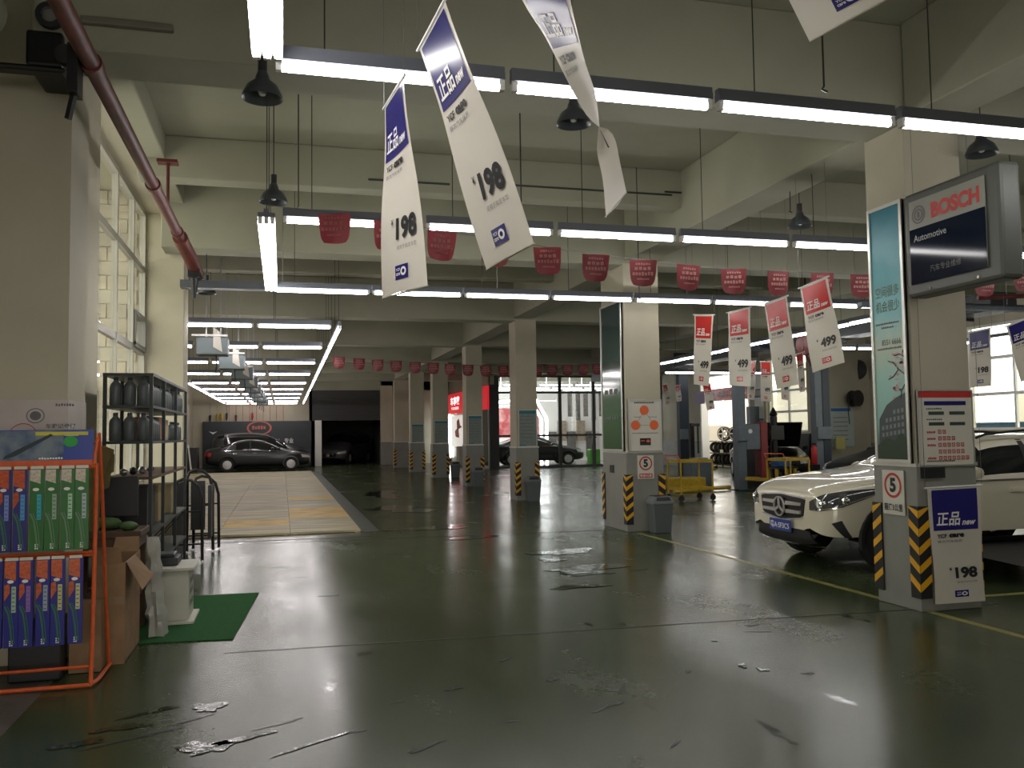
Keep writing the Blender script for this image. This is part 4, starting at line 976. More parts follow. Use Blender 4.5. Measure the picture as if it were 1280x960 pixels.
for lv, z in (('top', 1.80), ('second', 1.50)):
    for k_ in range(5): jug(-1.13, 8.06+k_*.115, z, 'pale grey bottle in the first compartment of the %s shelf, %s from the camera' % (lv, ORD[k_]), 'aisle side bottles, %s shelf first compartment' % lv, .9)
for k_ in range(6): jug(-1.13, 8.72+k_*.125, 1.80, 'pale bottle in the middle compartment of the top shelf, %s from the camera' % ORD[k_], 'middle compartment bottles, top shelf', .9)
for k_ in range(5): jug(-1.13, 9.68+k_*.15, 1.80, 'dark jug in the far compartment of the top shelf, %s from the camera' % ORD[k_], 'far compartment jugs, top shelf', 1.0)
for k_ in range(5): jug(-1.13, 9.68+k_*.15, 1.50, 'dark jug in the far compartment of the second shelf, %s from the camera' % ORD[k_], 'far compartment jugs, second shelf', .8)
for i, (y, z, c, s_, l) in enumerate(((8.72, 1.50, (.35, .16, .10), (.3, .22), 'orange-red carton in the middle of the second shelf'), (9.08, 1.50, (.40, .30, .2), (.3, .2), 'beige carton beside the orange-red one on the second shelf'),
                              (8.7, .74, (.30, .22, .1), (.36, .34), 'tan carton on the middle shelf below the board'), (9.65, .74, (.25, .19, .1), (.4, .3), 'tan carton at the far end of the middle shelf'),
                              (8.0, .74, (.03, .03, .03), (.5, .36), 'black case at the near end of the middle shelf'), (8.0, .12, (.05, .05, .045), (.5, .22), 'dark grey box on the bottom shelf'), (9.0, .12, (.2, .2, .17), (.4, .2), 'pale carton on the bottom shelf'))):
    tag(MB().box(-1.36, -1.12, y, y+s_[0], z+.005, z+.005+s_[1]).build('carton', mat('carton_%d' % i, c, .7, noise=.2), bevel=.006), l, 'carton')
for k_ in range(6):
    lump('small_part', (-1.3+.05*(k_ % 3), 7.95+.16*k_, 1.24), (.035, .05, .03), M['dark'] if k_ % 2 else M['steel'], 'small loose part on the wooden shelf board, %s from the near end' % ['first', 'second', 'third', 'fourth', 'fifth', 'sixth'][k_], 'loose part', 20+k_, 8)
# black folding trolley and folded chairs at the pier
t = thing('folding_trolley', 'black tubular folding trolley with rounded frames beside the pier', 'trolley', (-1.1, 12.5, 0))
for y, hh, x in ((11.35, 1.02, -1.08), (12.35, 1.1, -1.03), (12.6, 1.0, -.97)):
    b = MB(); b.tube([(x-.2, y, .02), (x-.2, y, hh-.1), (x-.17, y, hh-.03), (x-.1, y, hh), (x, y, hh-.02), (x+.08, y, hh-.1), (x+.12, y, hh-.25), (x+.13, y, .02)], .02, 8); b.build('hoop_frame', M['black'], t, smooth=True)
    for z in (.22, .62): MB().bar((x-.2, y, z), (x+.13, y, z), .02, .02).build('cross_bar', M['black'], t)
MB().box(-.94, -.90, 12.0, 12.55, .22, .9).build('side_panel', M['dark'], t); MB().box(-1.18, -1.0, 12.3, 12.34, .3, .95).build('side_panel', M['dark'], t)
tag(MB().box(-1.30, -1.275, 11.5, 12.6, .004, .95).build('folded_board', M['dark']), 'black folded board leaning inside the trolley by the pier', 'board')

# ================================================================== WASH BAY
M['tshade'] = M['board']
t = thing('display_wall', 'long dark board with a round emblem behind the black cars in the wash bay', 'display board', (-1.2, 46.3, 0))
MB().box(-3.9, 1.45, 46.3, 46.4, .02, 2.35).build('panel', M['board'], t)
S = plane((-3.9, 46.3, 0), (1, 0, 0), (0, 0, 1), .02)
b = MB(); put_disc(b, 2.75, 2.0, .62, .36, S, 28, .84); put_dashes(b, 2.4, 1.93, .7, .18, S, 5); b.build('emblem', mat('emblem_red', (.5, .12, .08), .4), t)
b = MB(); put_text(b, '洗美服务', 2.2, 1.2, .75, .22, S, .02); put_text(b, '专业', 4.0, 1.2, .45, .26, S, .02); put_text(b, '爱车', 3.3, 1.2, .45, .26, S, .02); b.build('lettering', M['wink'], t)
b = MB(); b.add([S(.3, 1.85), S(.5, 1.70), S(.7, 1.85), S(.5, 1.80)], [(0, 1, 2, 3)]); b.build('arrow_print', M['wink'], t)
boxes = [(266, 448, 14.6), (290, 463, 17.6), (303, 472, 20.6), (311, 480, 24.0), (316, 486, 27.0), (320, 490.5, 30.0), (323, 494, 33.0), (325.5, 497, 34.7), (328, 498.5, 37.3)]
hb_ = None
for i, (x, y, Y) in enumerate(boxes):
    p = at(x, y, Y); p.z = 2.98
    if hb_ is None:
        hb_ = thing('hose_reel_box', 'x', 'hose reel box')
        MB().box(-.24, .24, -.2, .2, -.14, .14).build('reel_case', mat('grey_reel_case', (.16, .2, .21), .5), hb_, bevel=.02)
        MB().prism([(.02, -.21, .3), (.12, -.21, .22), (.16, -.21, -.1), (.02, -.21, -.02)], (0, -.01, 0)).build('tag_card', M['paper'], hb_)
        MB().box(-.3, .24, -.24, -.21, .15, .18).build('top_rail', M['whitem'], hb_)
        MB().bar((-.1, 0, .14), (-.1, 0, 2.025), .02, .02).build('hanger', M['steel'], hb_); MB().bar((.12, 0, .14), (.12, 0, 2.025), .02, .02).build('hanger', M['steel'], hb_)
        MB().tube([(.05, 0, -.14), (.06, 0, -.3), (.04, .02, -.42)], .012, 6).build('hose_end', M['dark'], hb_)
        o = hb_
    else: o = dup(hb_)
    o.location = p
    o['label'] = 'grey hose reel box hung over the wash bay, %s from the camera' % ['nearest', 'second', 'third', 'fourth', 'fifth', 'sixth', 'seventh', 'eighth', 'ninth'][i]; o['group'] = 'hose reel boxes over the wash bay'
# things hung on the wash bay back and left wall
for i, (x, Yt, c) in enumerate(((-3.55, 2.6, 'dark'), (-3.2, 2.65, 'yellow'), (-3.0, 2.7, 'yellow'), (-2.75, 2.7, 'dark'), (-2.3, 2.6, 'dark'), (-1.5, 2.7, 'redm'))):
    b = MB().cyl((x, 46.42, Yt+.1), (x, 46.42, Yt+.7), .008, n=5).lathe([(.01, .1), (.06, .05), (.05, -.15), (.02, -.3)], (x, 46.40, Yt), 8)
    tag(b.build('spray_gun', M[c]), 'spray tool hanging on the wash bay back wall, %s from the left' % ['first', 'second', 'third', 'fourth', 'fifth', 'sixth'][i], 'spray tool', 'spray tools on the wash bay wall')
rc = [thing('red_hose', 'thin red hose cord hanging in front of the wash bay back wall', 'cord', group='red cords in the wash bay')]
MB().cyl((0, 0, 2.35), (0, 0, 5.0), .012, n=5).build('cord', M['redm'], rc[0])
for k_ in range(9):
    o = rc[0] if k_ == 0 else dup(rc[0])
    o.location = (-2.6+k_*.33, 45.9, 0); o['label'] = 'thin red cord before the wash bay back wall, %s from the left' % ORD[k_]
b = MB().box(-4.38, -4.30, 34, 34.5, .2, 2.6); tag(b.build('wall_locker', M['whitem'], bevel=.01), 'narrow white panel on the wash bay left wall', 'panel')
tag(MB().box(-4.2, -3.6, 40.2, 41.2, .046, 1.1).build('equipment_cabinet', M['dark'], bevel=.02), 'black cabinet against the left wall beyond the grating', 'cabinet')
tag(MB().prism([(-3.85, 39.9, .046), (-3.78, 39.9, .046), (-3.95, 40.1, 1.25), (-4.0, 40.1, 1.25)], (0, .05, 0)).build('leaning_board', M['white']), 'thin white board leaning by the black cabinet in the wash bay', 'board')

# ================================================================== CARS
def sub_eval(cage_v, cage_f, mi, cuts, mats, levels=2):
    me = bpy.data.meshes.new('cage'); me.from_pydata(cage_v, [], cage_f)
    for q in mats: me.materials.append(q)
    me.polygons.foreach_set('material_index', mi)
    bm = bmesh.new(); bm.from_mesh(me); bmesh.ops.recalc_face_normals(bm, faces=bm.faces); bm.to_mesh(me); bm.free()
    o = bpy.data.objects.new('cage', me); COL.objects.link(o)
    s = o.modifiers.new('s', 'SUBSURF'); s.levels = levels; s.render_levels = levels
    tmp = []
    for (c, r, wdt) in cuts:
        b = MB().cyl((c[0], c[1]-wdt/2, c[2]), (c[0], c[1]+wdt/2, c[2]), r, n=32); co = b.build('cut', mats[0]); co.data.materials.clear(); co.data.materials.append(M['clad']); tmp.append(co)
        q = o.modifiers.new('b', 'BOOLEAN'); q.operation = 'DIFFERENCE'; q.object = co; q.solver = 'EXACT'
        try: q.material_mode = 'TRANSFER'
        except Exception: pass
    dg = bpy.context.evaluated_depsgraph_get(); out = bpy.data.meshes.new_from_object(o.evaluated_get(dg))
    for c in tmp: bpy.data.objects.remove(c)
    bpy.data.objects.remove(o)
    return out
def split_by_mat(me, idx, name, m, parent, sgn=0):
    b = MB(); mp = {}; sm = []
    b.v = []; 
    for p in me.polygons:
        if p.material_index in idx and (sgn == 0 or p.center.y*sgn > 0):
            f = []
            for v in p.vertices:
                if v not in mp: mp[v] = len(b.v); b.v.append(me.vertices[v].co.copy())
                f.append(mp[v])
            b.f.append(tuple(f)); b.m.append(idx.index(p.material_index) if len(idx) > 1 else 0)
    if not b.f: return None
    return b.build(name, m, parent, smooth=True)
def wheel(parent, x, y, r, side, w=.22):
    t = MB(); t.lathe([(r*.62, -w/2), (r*.93, -w/2), (r, -w/2+.03), (r, w/2-.03), (r*.93, w/2), (r*.62, w/2)], (x, y, r), 28, (0, side, 0)); o = t.build('wheel', M['tyre'], parent, smooth=True)
    b = MB(); b.lathe([(r*.64, w/2-.005), (r*.68, w/2-.01), (r*.66, w/2-.05), (r*.6, w/2-.09), (.001, w/2-.09)], (x, y, r), 28, (0, side, 0))
    for k in range(5):
        a = 2*math.pi*k/5+.3
        for da in (-.14, .14):
            p = Vector((x+math.sin(a)*.03, y+side*(w/2-.03), r+math.cos(a)*.03)); q = Vector((x+math.sin(a+da)*r*.62, y+side*(w/2-.025), r+math.cos(a+da)*r*.62)); b.bar(p, q, .035, .025, up=(0, side, 0))
    b.cyl((x, y+side*(w/2-.05), r), (x, y+side*(w/2-.015), r), .045, n=12); b.build('rim', M['rim'], o, smooth=True)
    return o
def car(name, label, stations, paint, L, wb, wr, halfw, front_x, plate=None, kind='sedan', loc=(0, 0, 0), rz=0, arch=.05):
    """stations: x, zbottom, wbottom, wside, zside, wbelt, zbelt, wupper, zupper, wroof, zroof, zmid, tag"""
    t = thing(name, label, 'car', (0, 0, 0))
    V = []; Fc = []; MI = []; n = 8
    for (x, zb, wb_, ws, zs, wbelt, zbelt, wu, zu, wro, zro, zm, tg) in stations:
        half = [(0, zb), (wb_, zb), (ws, zb+.12), (ws, zs), (wbelt, zbelt), (wu, zu), (wro, zro), (0, zm)]
        ring = [(x, -y, z) for y, z in half] + [(x, y, z) for y, z in half[-2:0:-1]]
        V += ring
    R_ = 2*(n-1)
    for i in range(len(stations)-1):
        tg = stations[i][12]
        for j in range(R_):
            k = (j+1) % R_
            Fc.append((i*R_+j, i*R_+k, (i+1)*R_+k, (i+1)*R_+j))
            jj = j if j < n-1 else R_-1-j      # 0 bottom .. 6 roof centre
            mi = 0
            if 'G' in tg and jj == 4: mi = 1      # side glass
            if 'W' in tg and jj in (5, 6): mi = 2  # screens
            if 'w' in tg and jj == 4: mi = 1
            if jj in (0,): mi = 3
            if kind == 'suv' and jj == 1: mi = 3
            MI.append(mi)
    Fc.append(tuple(range(R_))); MI.append(0); Fc.append(tuple(len(V)-R_+k for k in range(R_))); MI.append(0)
    ra = wr+arch; xa, xr = wb/2+front_x, -wb/2+front_x
    cuts = [((xx, sy*(halfw-.08), wr), ra, .40) for xx in (xa, xr) for sy in (-1, 1)]
    me = sub_eval(V, Fc, MI, cuts, [paint, M['cglass'], M['cglass'], M['clad']])
    bvh = BVHTree.FromPolygons([v.co.copy() for v in me.vertices], [tuple(p.vertices) for p in me.polygons])
    cl = [i for i, q in enumerate(me.materials) if q and q.name.startswith('black_cladding')]
    body_idx = [0]+[i for i in range(3, len(me.materials))]
    split_by_mat(me, body_idx, 'body', [paint]+[M['clad']]*(len(body_idx)-1), t)
    split_by_mat(me, [1], 'side_window', M['cglass'], t, 1); split_by_mat(me, [1], 'side_window', M['cglass'], t, -1); split_by_mat(me, [2], 'windscreen', M['cglass'], t)
    for xx in (xa, xr):
        for sy in (-1, 1): wheel(t, xx, sy*(halfw-.125), wr, sy)
    def patch(lo, hi, nm, m, d, off=.006, N=14, K=5, parent=t, thick=.012, mapf=None):
        """lay a panel on the body: lo(t), hi(t) give projected 2-D outline points; d = projection direction"""
        d = Vector(d).normalized(); b = MB(); rows = []; back = []
        for j in range(K+1):
            row = []; rb = []
            for i in range(N+1):
                tt = i/N; p = Vector(lo(tt)).lerp(Vector(hi(tt)), j/K)
                o = p-d*3; h = bvh.ray_cast(o, d)
                q = h[0] if h[0] is not None else p
                row.append(q-d*off); rb.append(q+d*.01)
            rows.append(row); back.append(rb)
        b.grid(rows); b.grid(back)
        a = [r[0] for r in rows]; a2 = [r[0] for r in back]; c = [r[-1] for r in rows]; c2 = [r[-1] for r in back]
        b.grid([a, a2]); b.grid([c, c2]); b.grid([rows[0], back[0]]); b.grid([rows[-1], back[-1]])
        return b.build(nm, m, parent, smooth=True)
    t['_x'] = 0; del t['_x']
    return t, patch, bvh
def poly_lerp(pts):
    def f(t):
        a = t*(len(pts)-1); i = min(int(a), len(pts)-2); return Vector(pts[i]).lerp(Vector(pts[i+1]), a-i)
    return f
# white compact SUV
st = [(-2.20, .45, .55, .70, .60, .66, .80, .58, .92, .40, .98, .99, ''),
      (-2.12, .30, .70, .84, .70, .82, .90, .70, 1.08, .50, 1.15, 1.16, 'W'),
      (-1.75, .24, .78, .90, .80, .88, .98, .66, 1.34, .50, 1.42, 1.43, 'G'),
      (-1.2, .22, .80, .905, .80, .89, .99, .67, 1.36, .50, 1.435, 1.445, 'G'),
      (-.4, .22, .80, .90, .80, .89, .98, .67, 1.38, .50, 1.45, 1.46, 'G'),
      (.15, .22, .80, .90, .80, .89, .97, .66, 1.35, .50, 1.42, 1.43, 'WG'),
      (.82, .22, .80, .90, .80, .89, .96, .78, 1.05, .55, 1.10, 1.11, ''),
      (.95, .22, .80, .90, .80, .89, .95, .78, 1.03, .55, 1.075, 1.09, ''),
      (1.35, .22, .80, .905, .78, .895, .93, .77, 1.00, .54, 1.03, 1.045, ''),
      (1.80, .22, .80, .89, .74, .87, .90, .74, .965, .52, .99, 1.0, ''),
      (2.05, .22, .74, .84, .70, .81, .85, .68, .91, .46, .935, .94, ''),
      (2.18, .25, .62, .74, .64, .70, .79, .60, .855, .42, .875, .88, ''),
      (2.225, .32, .50, .62, .58, .60, .72, .50, .79, .36, .81, .815, '')]
gl, patch, bv = car('white_car', 'cream-white compact SUV parked behind the nearest pillar, facing left', st, M['cream'], 4.42, 2.70, .345, .90, .07, kind='suv')
gp = patch(poly_lerp([(3, -.42, .58), (3, -.3, .535), (3, 0, .52), (3, .3, .535), (3, .42, .58)]), poly_lerp([(3, -.46, .76), (3, -.3, .785), (3, 0, .795), (3, .3, .785), (3, .46, .76)]), 'grille', M['black'], (-1, 0, 0), .012, 16, 5)
for z in (.615, .705):
    for s_ in (-1, 1): patch(poly_lerp([(3, s_*.10, z-.022), (3, s_*.39, z-.015)]), poly_lerp([(3, s_*.10, z+.022), (3, s_*.39, z+.018)]), 'grille_bar', M['silver'], (-1, 0, 0), .03, 8, 2, parent=gp)
patch(poly_lerp([(3, -.45, .768), (3, 0, .797), (3, .45, .768)]), poly_lerp([(3, -.45, .782), (3, 0, .812), (3, .45, .782)]), 'grille_surround', M['silver'], (-1, 0, 0), .02, 12, 1, parent=gp)
patch(poly_lerp([(3, -.41, .548), (3, 0, .502), (3, .41, .548)]), poly_lerp([(3, -.41, .562), (3, 0, .516), (3, .41, .562)]), 'grille_surround', M['silver'], (-1, 0, 0), .02, 12, 1, parent=gp)
h = bv.ray_cast(Vector((4, 0, .66)), Vector((-1, 0, 0)))[0]; ex = h.x+.035
b = MB(); b.lathe([(.098, 0), (.112, 0), (.112, .018), (.098, .018)], (ex, 0, .66), 28, (1, 0, 0))
for k_ in range(3):
    a = R(90+120*k_); b.bar((ex+.012, 0, .66), (ex+.012, math.cos(a)*.098, .66+math.sin(a)*.098), .028, .012, up=(1, 0, 0))
b.build('emblem', M['silver'], gp)
MB().cyl((ex-.03, 0, .66), (ex, 0, .66), .1, n=24).build('emblem_disc', M['black'], gp)
for s_ in (-1, 1):
    dr = Vector((-1, -s_*.55, 0)).normalized()
    def bp(x, y, z): return Vector((x, s_*y, z))
    hl = patch(poly_lerp([bp(2.15, .50, .655), bp(2.05, .64, .655), bp(1.9, .78, .70), bp(1.70, .86, .79), bp(1.55, .88, .86)]), poly_lerp([bp(2.15, .50, .745), bp(2.05, .62, .825), bp(1.9, .75, .865), bp(1.70, .84, .885), bp(1.53, .88, .89)]), 'headlight', M['lens'], dr, .010, 14, 5)
    patch(poly_lerp([bp(2.1, .52, .65), bp(1.95, .74, .685), bp(1.62, .88, .825)]), poly_lerp([bp(2.1, .52, .66), bp(1.95, .74, .695), bp(1.62, .88, .835)]), 'light_strip', M['chrome'], dr, .016, 12, 1, parent=hl)
    for (x, y, z) in ((2.02, .63, .725), (1.86, .77, .765)):
        q = bv.ray_cast(bp(x, y, z)-dr*2, dr)[0]
        if q: MB().lathe([(.0, .03), (.03, .022), (.045, 0), (.045, -.02)], q-dr*.004, 16, -dr).build('lamp_projector', M['chrome'], hl, smooth=True)
    patch(poly_lerp([bp(1.90, .78, .38), bp(1.84, .81, .37)]), poly_lerp([bp(2.0, .72, .53), bp(1.93, .78, .56)]), 'side_vent', M['clad'], dr, .008, 4, 4)
patch(poly_lerp([(3, -.60, .30), (3, -.4, .27), (3, 0, .26), (3, .4, .27), (3, .60, .30)]), poly_lerp([(3, -.52, .42), (3, -.38, .43), (3, 0, .43), (3, .38, .43), (3, .52, .42)]), 'lower_intake', M['clad'], (-1, 0, 0), .010, 14, 4)
patch(poly_lerp([(3, -.60, .245), (3, 0, .235), (3, .60, .245)]), poly_lerp([(3, -.60, .268), (3, 0, .262), (3, .60, .268)]), 'chrome_skid_trim', M['chrome'], (-1, 0, 0), .016, 14, 1)
h = bv.ray_cast(Vector((4, 0, .45)), Vector((-1, 0, 0)))[0]; px_ = h.x+.03
pl = MB().box(px_, px_+.012, -.225, .225, .385, .515).build('licence_plate', M['plate'], gl, bevel=.004)
S = lambda u, v: Vector((px_+.016, .225-u*.45, .385+v*.13)) if False else Vector((px_+.016, -.225+u*.45, .385+v*.13))
b = MB(); put_text(b, '粤A·SF3C5', .06, .2, .88, .6, S, .02); b.build('lettering', M['wink'], pl)
for s_ in (-1, 1):
    side = (0, -s_, 0)
    for xx in (.72, -.30, -1.05): patch(poly_lerp([(xx-.004, s_*2, .36), (xx+.004, s_*2, .36)]), poly_lerp([(xx-.004, s_*2, .95), (xx+.004, s_*2, .95)]), 'door_gap', M['black'], side, .003, 2, 10)
    for xx in (-.12, -.88): patch(poly_lerp([(xx-.1, s_*2, .81), (xx+.1, s_*2, .81)]), poly_lerp([(xx-.09, s_*2, .84), (xx+.09, s_*2, .84)]), 'door_handle', M['cream'], side, .03, 6, 2)
    patch(poly_lerp([(-1.5, s_*2, .945), (.75, s_*2, .925)]), poly_lerp([(-1.5, s_*2, .965), (.75, s_*2, .945)]), 'window_trim', M['chrome'], side, .012, 16, 1)
    patch(poly_lerp([(-1.0, s_*2, .22), (.98, s_*2, .22)]), poly_lerp([(-1.0, s_*2, .33), (.98, s_*2, .33)]), 'side_skirt', M['clad'], side, .014, 12, 3)
    for xx in (-.36, .42): patch(poly_lerp([(xx, s_*2, .98), (xx+.07, s_*2, .98)]), poly_lerp([(xx-.1, s_*2, 1.38), (xx-.03, s_*2, 1.38)]) if xx < 0 else poly_lerp([(xx-.25, s_*2, 1.30), (xx-.2, s_*2, 1.30)]), 'window_pillar', M['clad'], side, .006, 2, 6)
    b = MB(); b.tube([(-1.65, s_*.60, 1.37), (-1.5, s_*.62, 1.44), (-.6, s_*.61, 1.485), (.0, s_*.60, 1.44), (.12, s_*.60, 1.40)], .014, 8); b.build('roof_rail', M['black'], gl, smooth=True)
    b = MB(); b.lathe([(.0, -.1), (.055, -.08), (.075, 0), (.06, .08), (0, .1)], (.52, s_*1.0, 1.03), 14, (0, 1, 0)); b.bar((.52, s_*.86, .98), (.5, s_*.95, 1.0), .05, .03); b.build('wing_mirror', M['cream'], gl, smooth=True)
    for xx in (1.42, -1.28):
        b = MB(); rows = []
        for k_ in range(17):
            a = math.pi*k_/16*1.12-.19; rows.append([(xx+math.cos(a)*.385, s_*(.895), .335+math.sin(a)*.385), (xx+math.cos(a)*.435, s_*(.905), .335+math.sin(a)*.435), (xx+math.cos(a)*.44, s_*(.86), .335+math.sin(a)*.44)])
        rows = [r for r in rows if min(p[2] for p in r) > .2]
        b.grid(rows); b.build('wheel_arch', M['clad'], gl, smooth=True)
gl.location = (7.72, 8.72, 0); gl.rotation_euler = (0, 0, R(180-1.5))

sed = [(-2.3, .40, .55, .70, .60, .66, .80, .55, .90, .40, .93, .94, ''), (-2.2, .28, .70, .82, .70, .80, .88, .66, 1.00, .50, 1.03, 1.04, ''),
       (-1.65, .22, .78, .89, .75, .86, .92, .70, 1.04, .52, 1.07, 1.08, 'W'), (-.95, .20, .80, .90, .75, .87, .92, .60, 1.34, .46, 1.40, 1.41, 'G'),
       (-.3, .20, .80, .90, .75, .87, .92, .60, 1.38, .46, 1.44, 1.45, 'G'), (.25, .20, .80, .90, .75, .87, .90, .60, 1.34, .46, 1.39, 1.40, 'WG'),
       (1.0, .20, .80, .90, .72, .87, .87, .74, .96, .55, 1.0, 1.01, ''), (1.4, .20, .80, .90, .70, .86, .82, .72, .90, .52, .93, .94, ''),
       (2.0, .22, .72, .82, .62, .78, .72, .62, .79, .42, .82, .825, ''), (2.25, .28, .58, .68, .54, .62, .66, .50, .70, .34, .72, .725, ''), (2.3, .34, .45, .54, .50, .48, .6, .4, .64, .26, .66, .665, '')]
van = [(-2.3, .40, .60, .78, .70, .76, .95, .72, 1.2, .55, 1.3, 1.32, ''), (-2.22, .26, .72, .88, .75, .86, 1.0, .78, 1.45, .60, 1.6, 1.62, 'W'),
       (-1.9, .22, .80, .92, .80, .90, 1.02, .76, 1.60, .60, 1.72, 1.74, 'G'), (-.6, .20, .80, .92, .80, .90, 1.0, .76, 1.64, .60, 1.76, 1.78, 'G'),
       (.3, .20, .80, .92, .80, .90, .98, .74, 1.60, .58, 1.70, 1.72, 'WG'), (1.25, .20, .80, .91, .75, .88, .95, .78, 1.08, .58, 1.12, 1.13, ''),
       (1.6, .20, .78, .90, .72, .86, .88, .74, .98, .54, 1.02, 1.03, ''), (2.1, .22, .70, .82, .64, .78, .78, .64, .86, .44, .9, .905, ''), (2.3, .30, .52, .64, .54, .58, .66, .48, .72, .3, .75, .755, '')]
def plain_car(name, label, stn, wb, wr, loc, rz, lampside=True, paint=None, hood=False):
    t, pt, bv_ = car(name, label, stn, paint or M['blackcar'], 4.6, wb, wr, .90, .05)
    for s_ in (-1, 1):
        dr = Vector((-1, -s_*.6, 0)).normalized()
        pt(poly_lerp([(2.25, s_*.42, .56), (1.9, s_*.80, .60)]), poly_lerp([(2.25, s_*.42, .66), (1.9, s_*.80, .74)]), 'headlight', mat('clear_lamp', (.5, .5, .5), .1, coat=1), dr, .012, 8, 3)
        dr = Vector((1, -s_*.5, 0)).normalized()
        pt(poly_lerp([(-2.25, s_*.50, .68), (-2.0, s_*.82, .70)]), poly_lerp([(-2.25, s_*.50, .84), (-2.0, s_*.82, .84)]), 'tail_light', M['redlamp'], dr, .012, 6, 3)
        sd = (0, -s_, 0)
        zt = stn[4][6]+.01
        pt(poly_lerp([(-1.6, s_*2, zt), (.9, s_*2, zt-.03)]), poly_lerp([(-1.6, s_*2, zt+.02), (.9, s_*2, zt-.01)]), 'window_trim', M['chrome'], sd, .012, 14, 1)
        for xx in (-.15, -1.0): pt(poly_lerp([(xx-.09, s_*2, .80), (xx+.09, s_*2, .80)]), poly_lerp([(xx-.08, s_*2, .83), (xx+.08, s_*2, .83)]), 'door_handle', M['chrome'], sd, .025, 5, 2)
        pt(poly_lerp([(-.36, s_*2, .95), (-.28, s_*2, .95)]), poly_lerp([(-.40, s_*2, 1.36), (-.34, s_*2, 1.36)]), 'window_pillar', M['clad'], sd, .006, 2, 5)
        b = MB(); b.lathe([(.0, -.09), (.05, -.07), (.07, 0), (.05, .07), (0, .09)], (.62, s_*.98, 1.0), 12, (0, 1, 0)); b.build('wing_mirror', M['blackcar'], t, smooth=True)
    pt(poly_lerp([(3, -.36, .42), (3, .36, .42)]), poly_lerp([(3, -.4, .58), (3, .4, .58)]), 'grille', M['chrome'], (-1, 0, 0), .012, 8, 3)
    if hood:
        MB().prism([(1.05, -.72, 1.02), (1.05, .72, 1.02), (1.95, .62, 1.72), (1.95, -.62, 1.72)], (-.02, 0, .03)).build('raised_bonnet', M['blackcar'], t, bevel=.01)
    t.location = loc; t.rotation_euler = (0, 0, rz); return t
plain_car('black_sedan', 'black sedan parked across the wash bay end in front of a dark minivan', sed, 2.75, .31, (-1.05, 41.4, 0), 0)
plain_car('dark_minivan', 'dark minivan partly hidden behind the black sedan in the wash bay', van, 2.9, .33, (-.95, 44.3, 0), 0)
plain_car('showroom_car', 'dark sedan inside the brightly lit glass showroom', sed, 2.75, .31, (11.8, 40.2, 0), R(-4))
plain_car('dark_van', 'unlit grey van standing in the dark room beyond the shutter', van, 2.9, .33, (3.4, 49.6, 0), R(-115), paint=mat('dull_van_paint', (.06, .06, .06), .5))
plain_car('workshop_car', 'dark car with its bonnet raised standing between the lift posts', sed, 2.75, .31, (14.55, 23.95, .0), R(-110), hood=True)
plain_car('black_hatch', 'black car standing near the white wall right of the lifts', sed, 2.75, .31, (14.85, 17.7, 0), R(180))

# ================================================================== SERVICE BAY
def lift_post(x, y, wdt, label, face=1, h=3.9, dark=False):
    t = thing('lift_post', label, 'lift post', (x, y, 0))
    d = .24
    b = MB().box(x-wdt/2, x+wdt/2, y-d/2, y-d/2+.02, 0.02, h).box(x-wdt/2, x-wdt/2+.03, y-d/2+.02, y+d/2, .02, h).box(x+wdt/2-.03, x+wdt/2, y-d/2+.02, y+d/2, .02, h)
    b.build('column', M['liftd'] if dark else M['lift'], t)
    MB().box(x-.08, x+.08, y-.05, y+.05, .1, h-.2).build('inner_rail', M['liftd'], t)
    MB().box(x-wdt*.9, x+wdt*.9, y-.3, y+.3, .0, .02).build('base_plate', M['black'], t)
    MB().box(x-wdt/2-.02, x+wdt/2+.02, y-d/2-.1, y-d/2-.002, 1.25, 1.6).build('control_box', M['lift'], t, bevel=.01)
    b = MB().bar((x, y, .3), (x+face*.8, y-.7, .26), .1, .08).bar((x, y, .3), (x+face*.8, y+.5, .26), .1, .08); b.build('lift_arm', M['yellow'], t)
    MB().cyl((x+face*.8, y-.7, .30), (x+face*.8, y-.7, .36), .06, n=12).cyl((x+face*.8, y+.5, .30), (x+face*.8, y+.5, .36), .06, n=12).build('arm_pad', M['rubber'], t)
    return t
lift_post(11.35, 20.0, .24, 'grey lift post nearest the yellow cart, with a red machine behind it')
lp = lift_post(14.35, 20.9, .42, 'thick grey lift post with dark right half in front of the far windows', -1, 3.6)
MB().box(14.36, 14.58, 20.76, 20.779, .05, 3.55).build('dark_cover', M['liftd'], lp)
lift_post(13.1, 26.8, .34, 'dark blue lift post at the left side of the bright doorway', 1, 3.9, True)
tag(MB().box(11.2, 14.6, 20.1, 20.3, 3.62, 3.75).build('lift_beam', M['liftd']), 'dark overhead beam joining the two grey lift posts', 'beam')
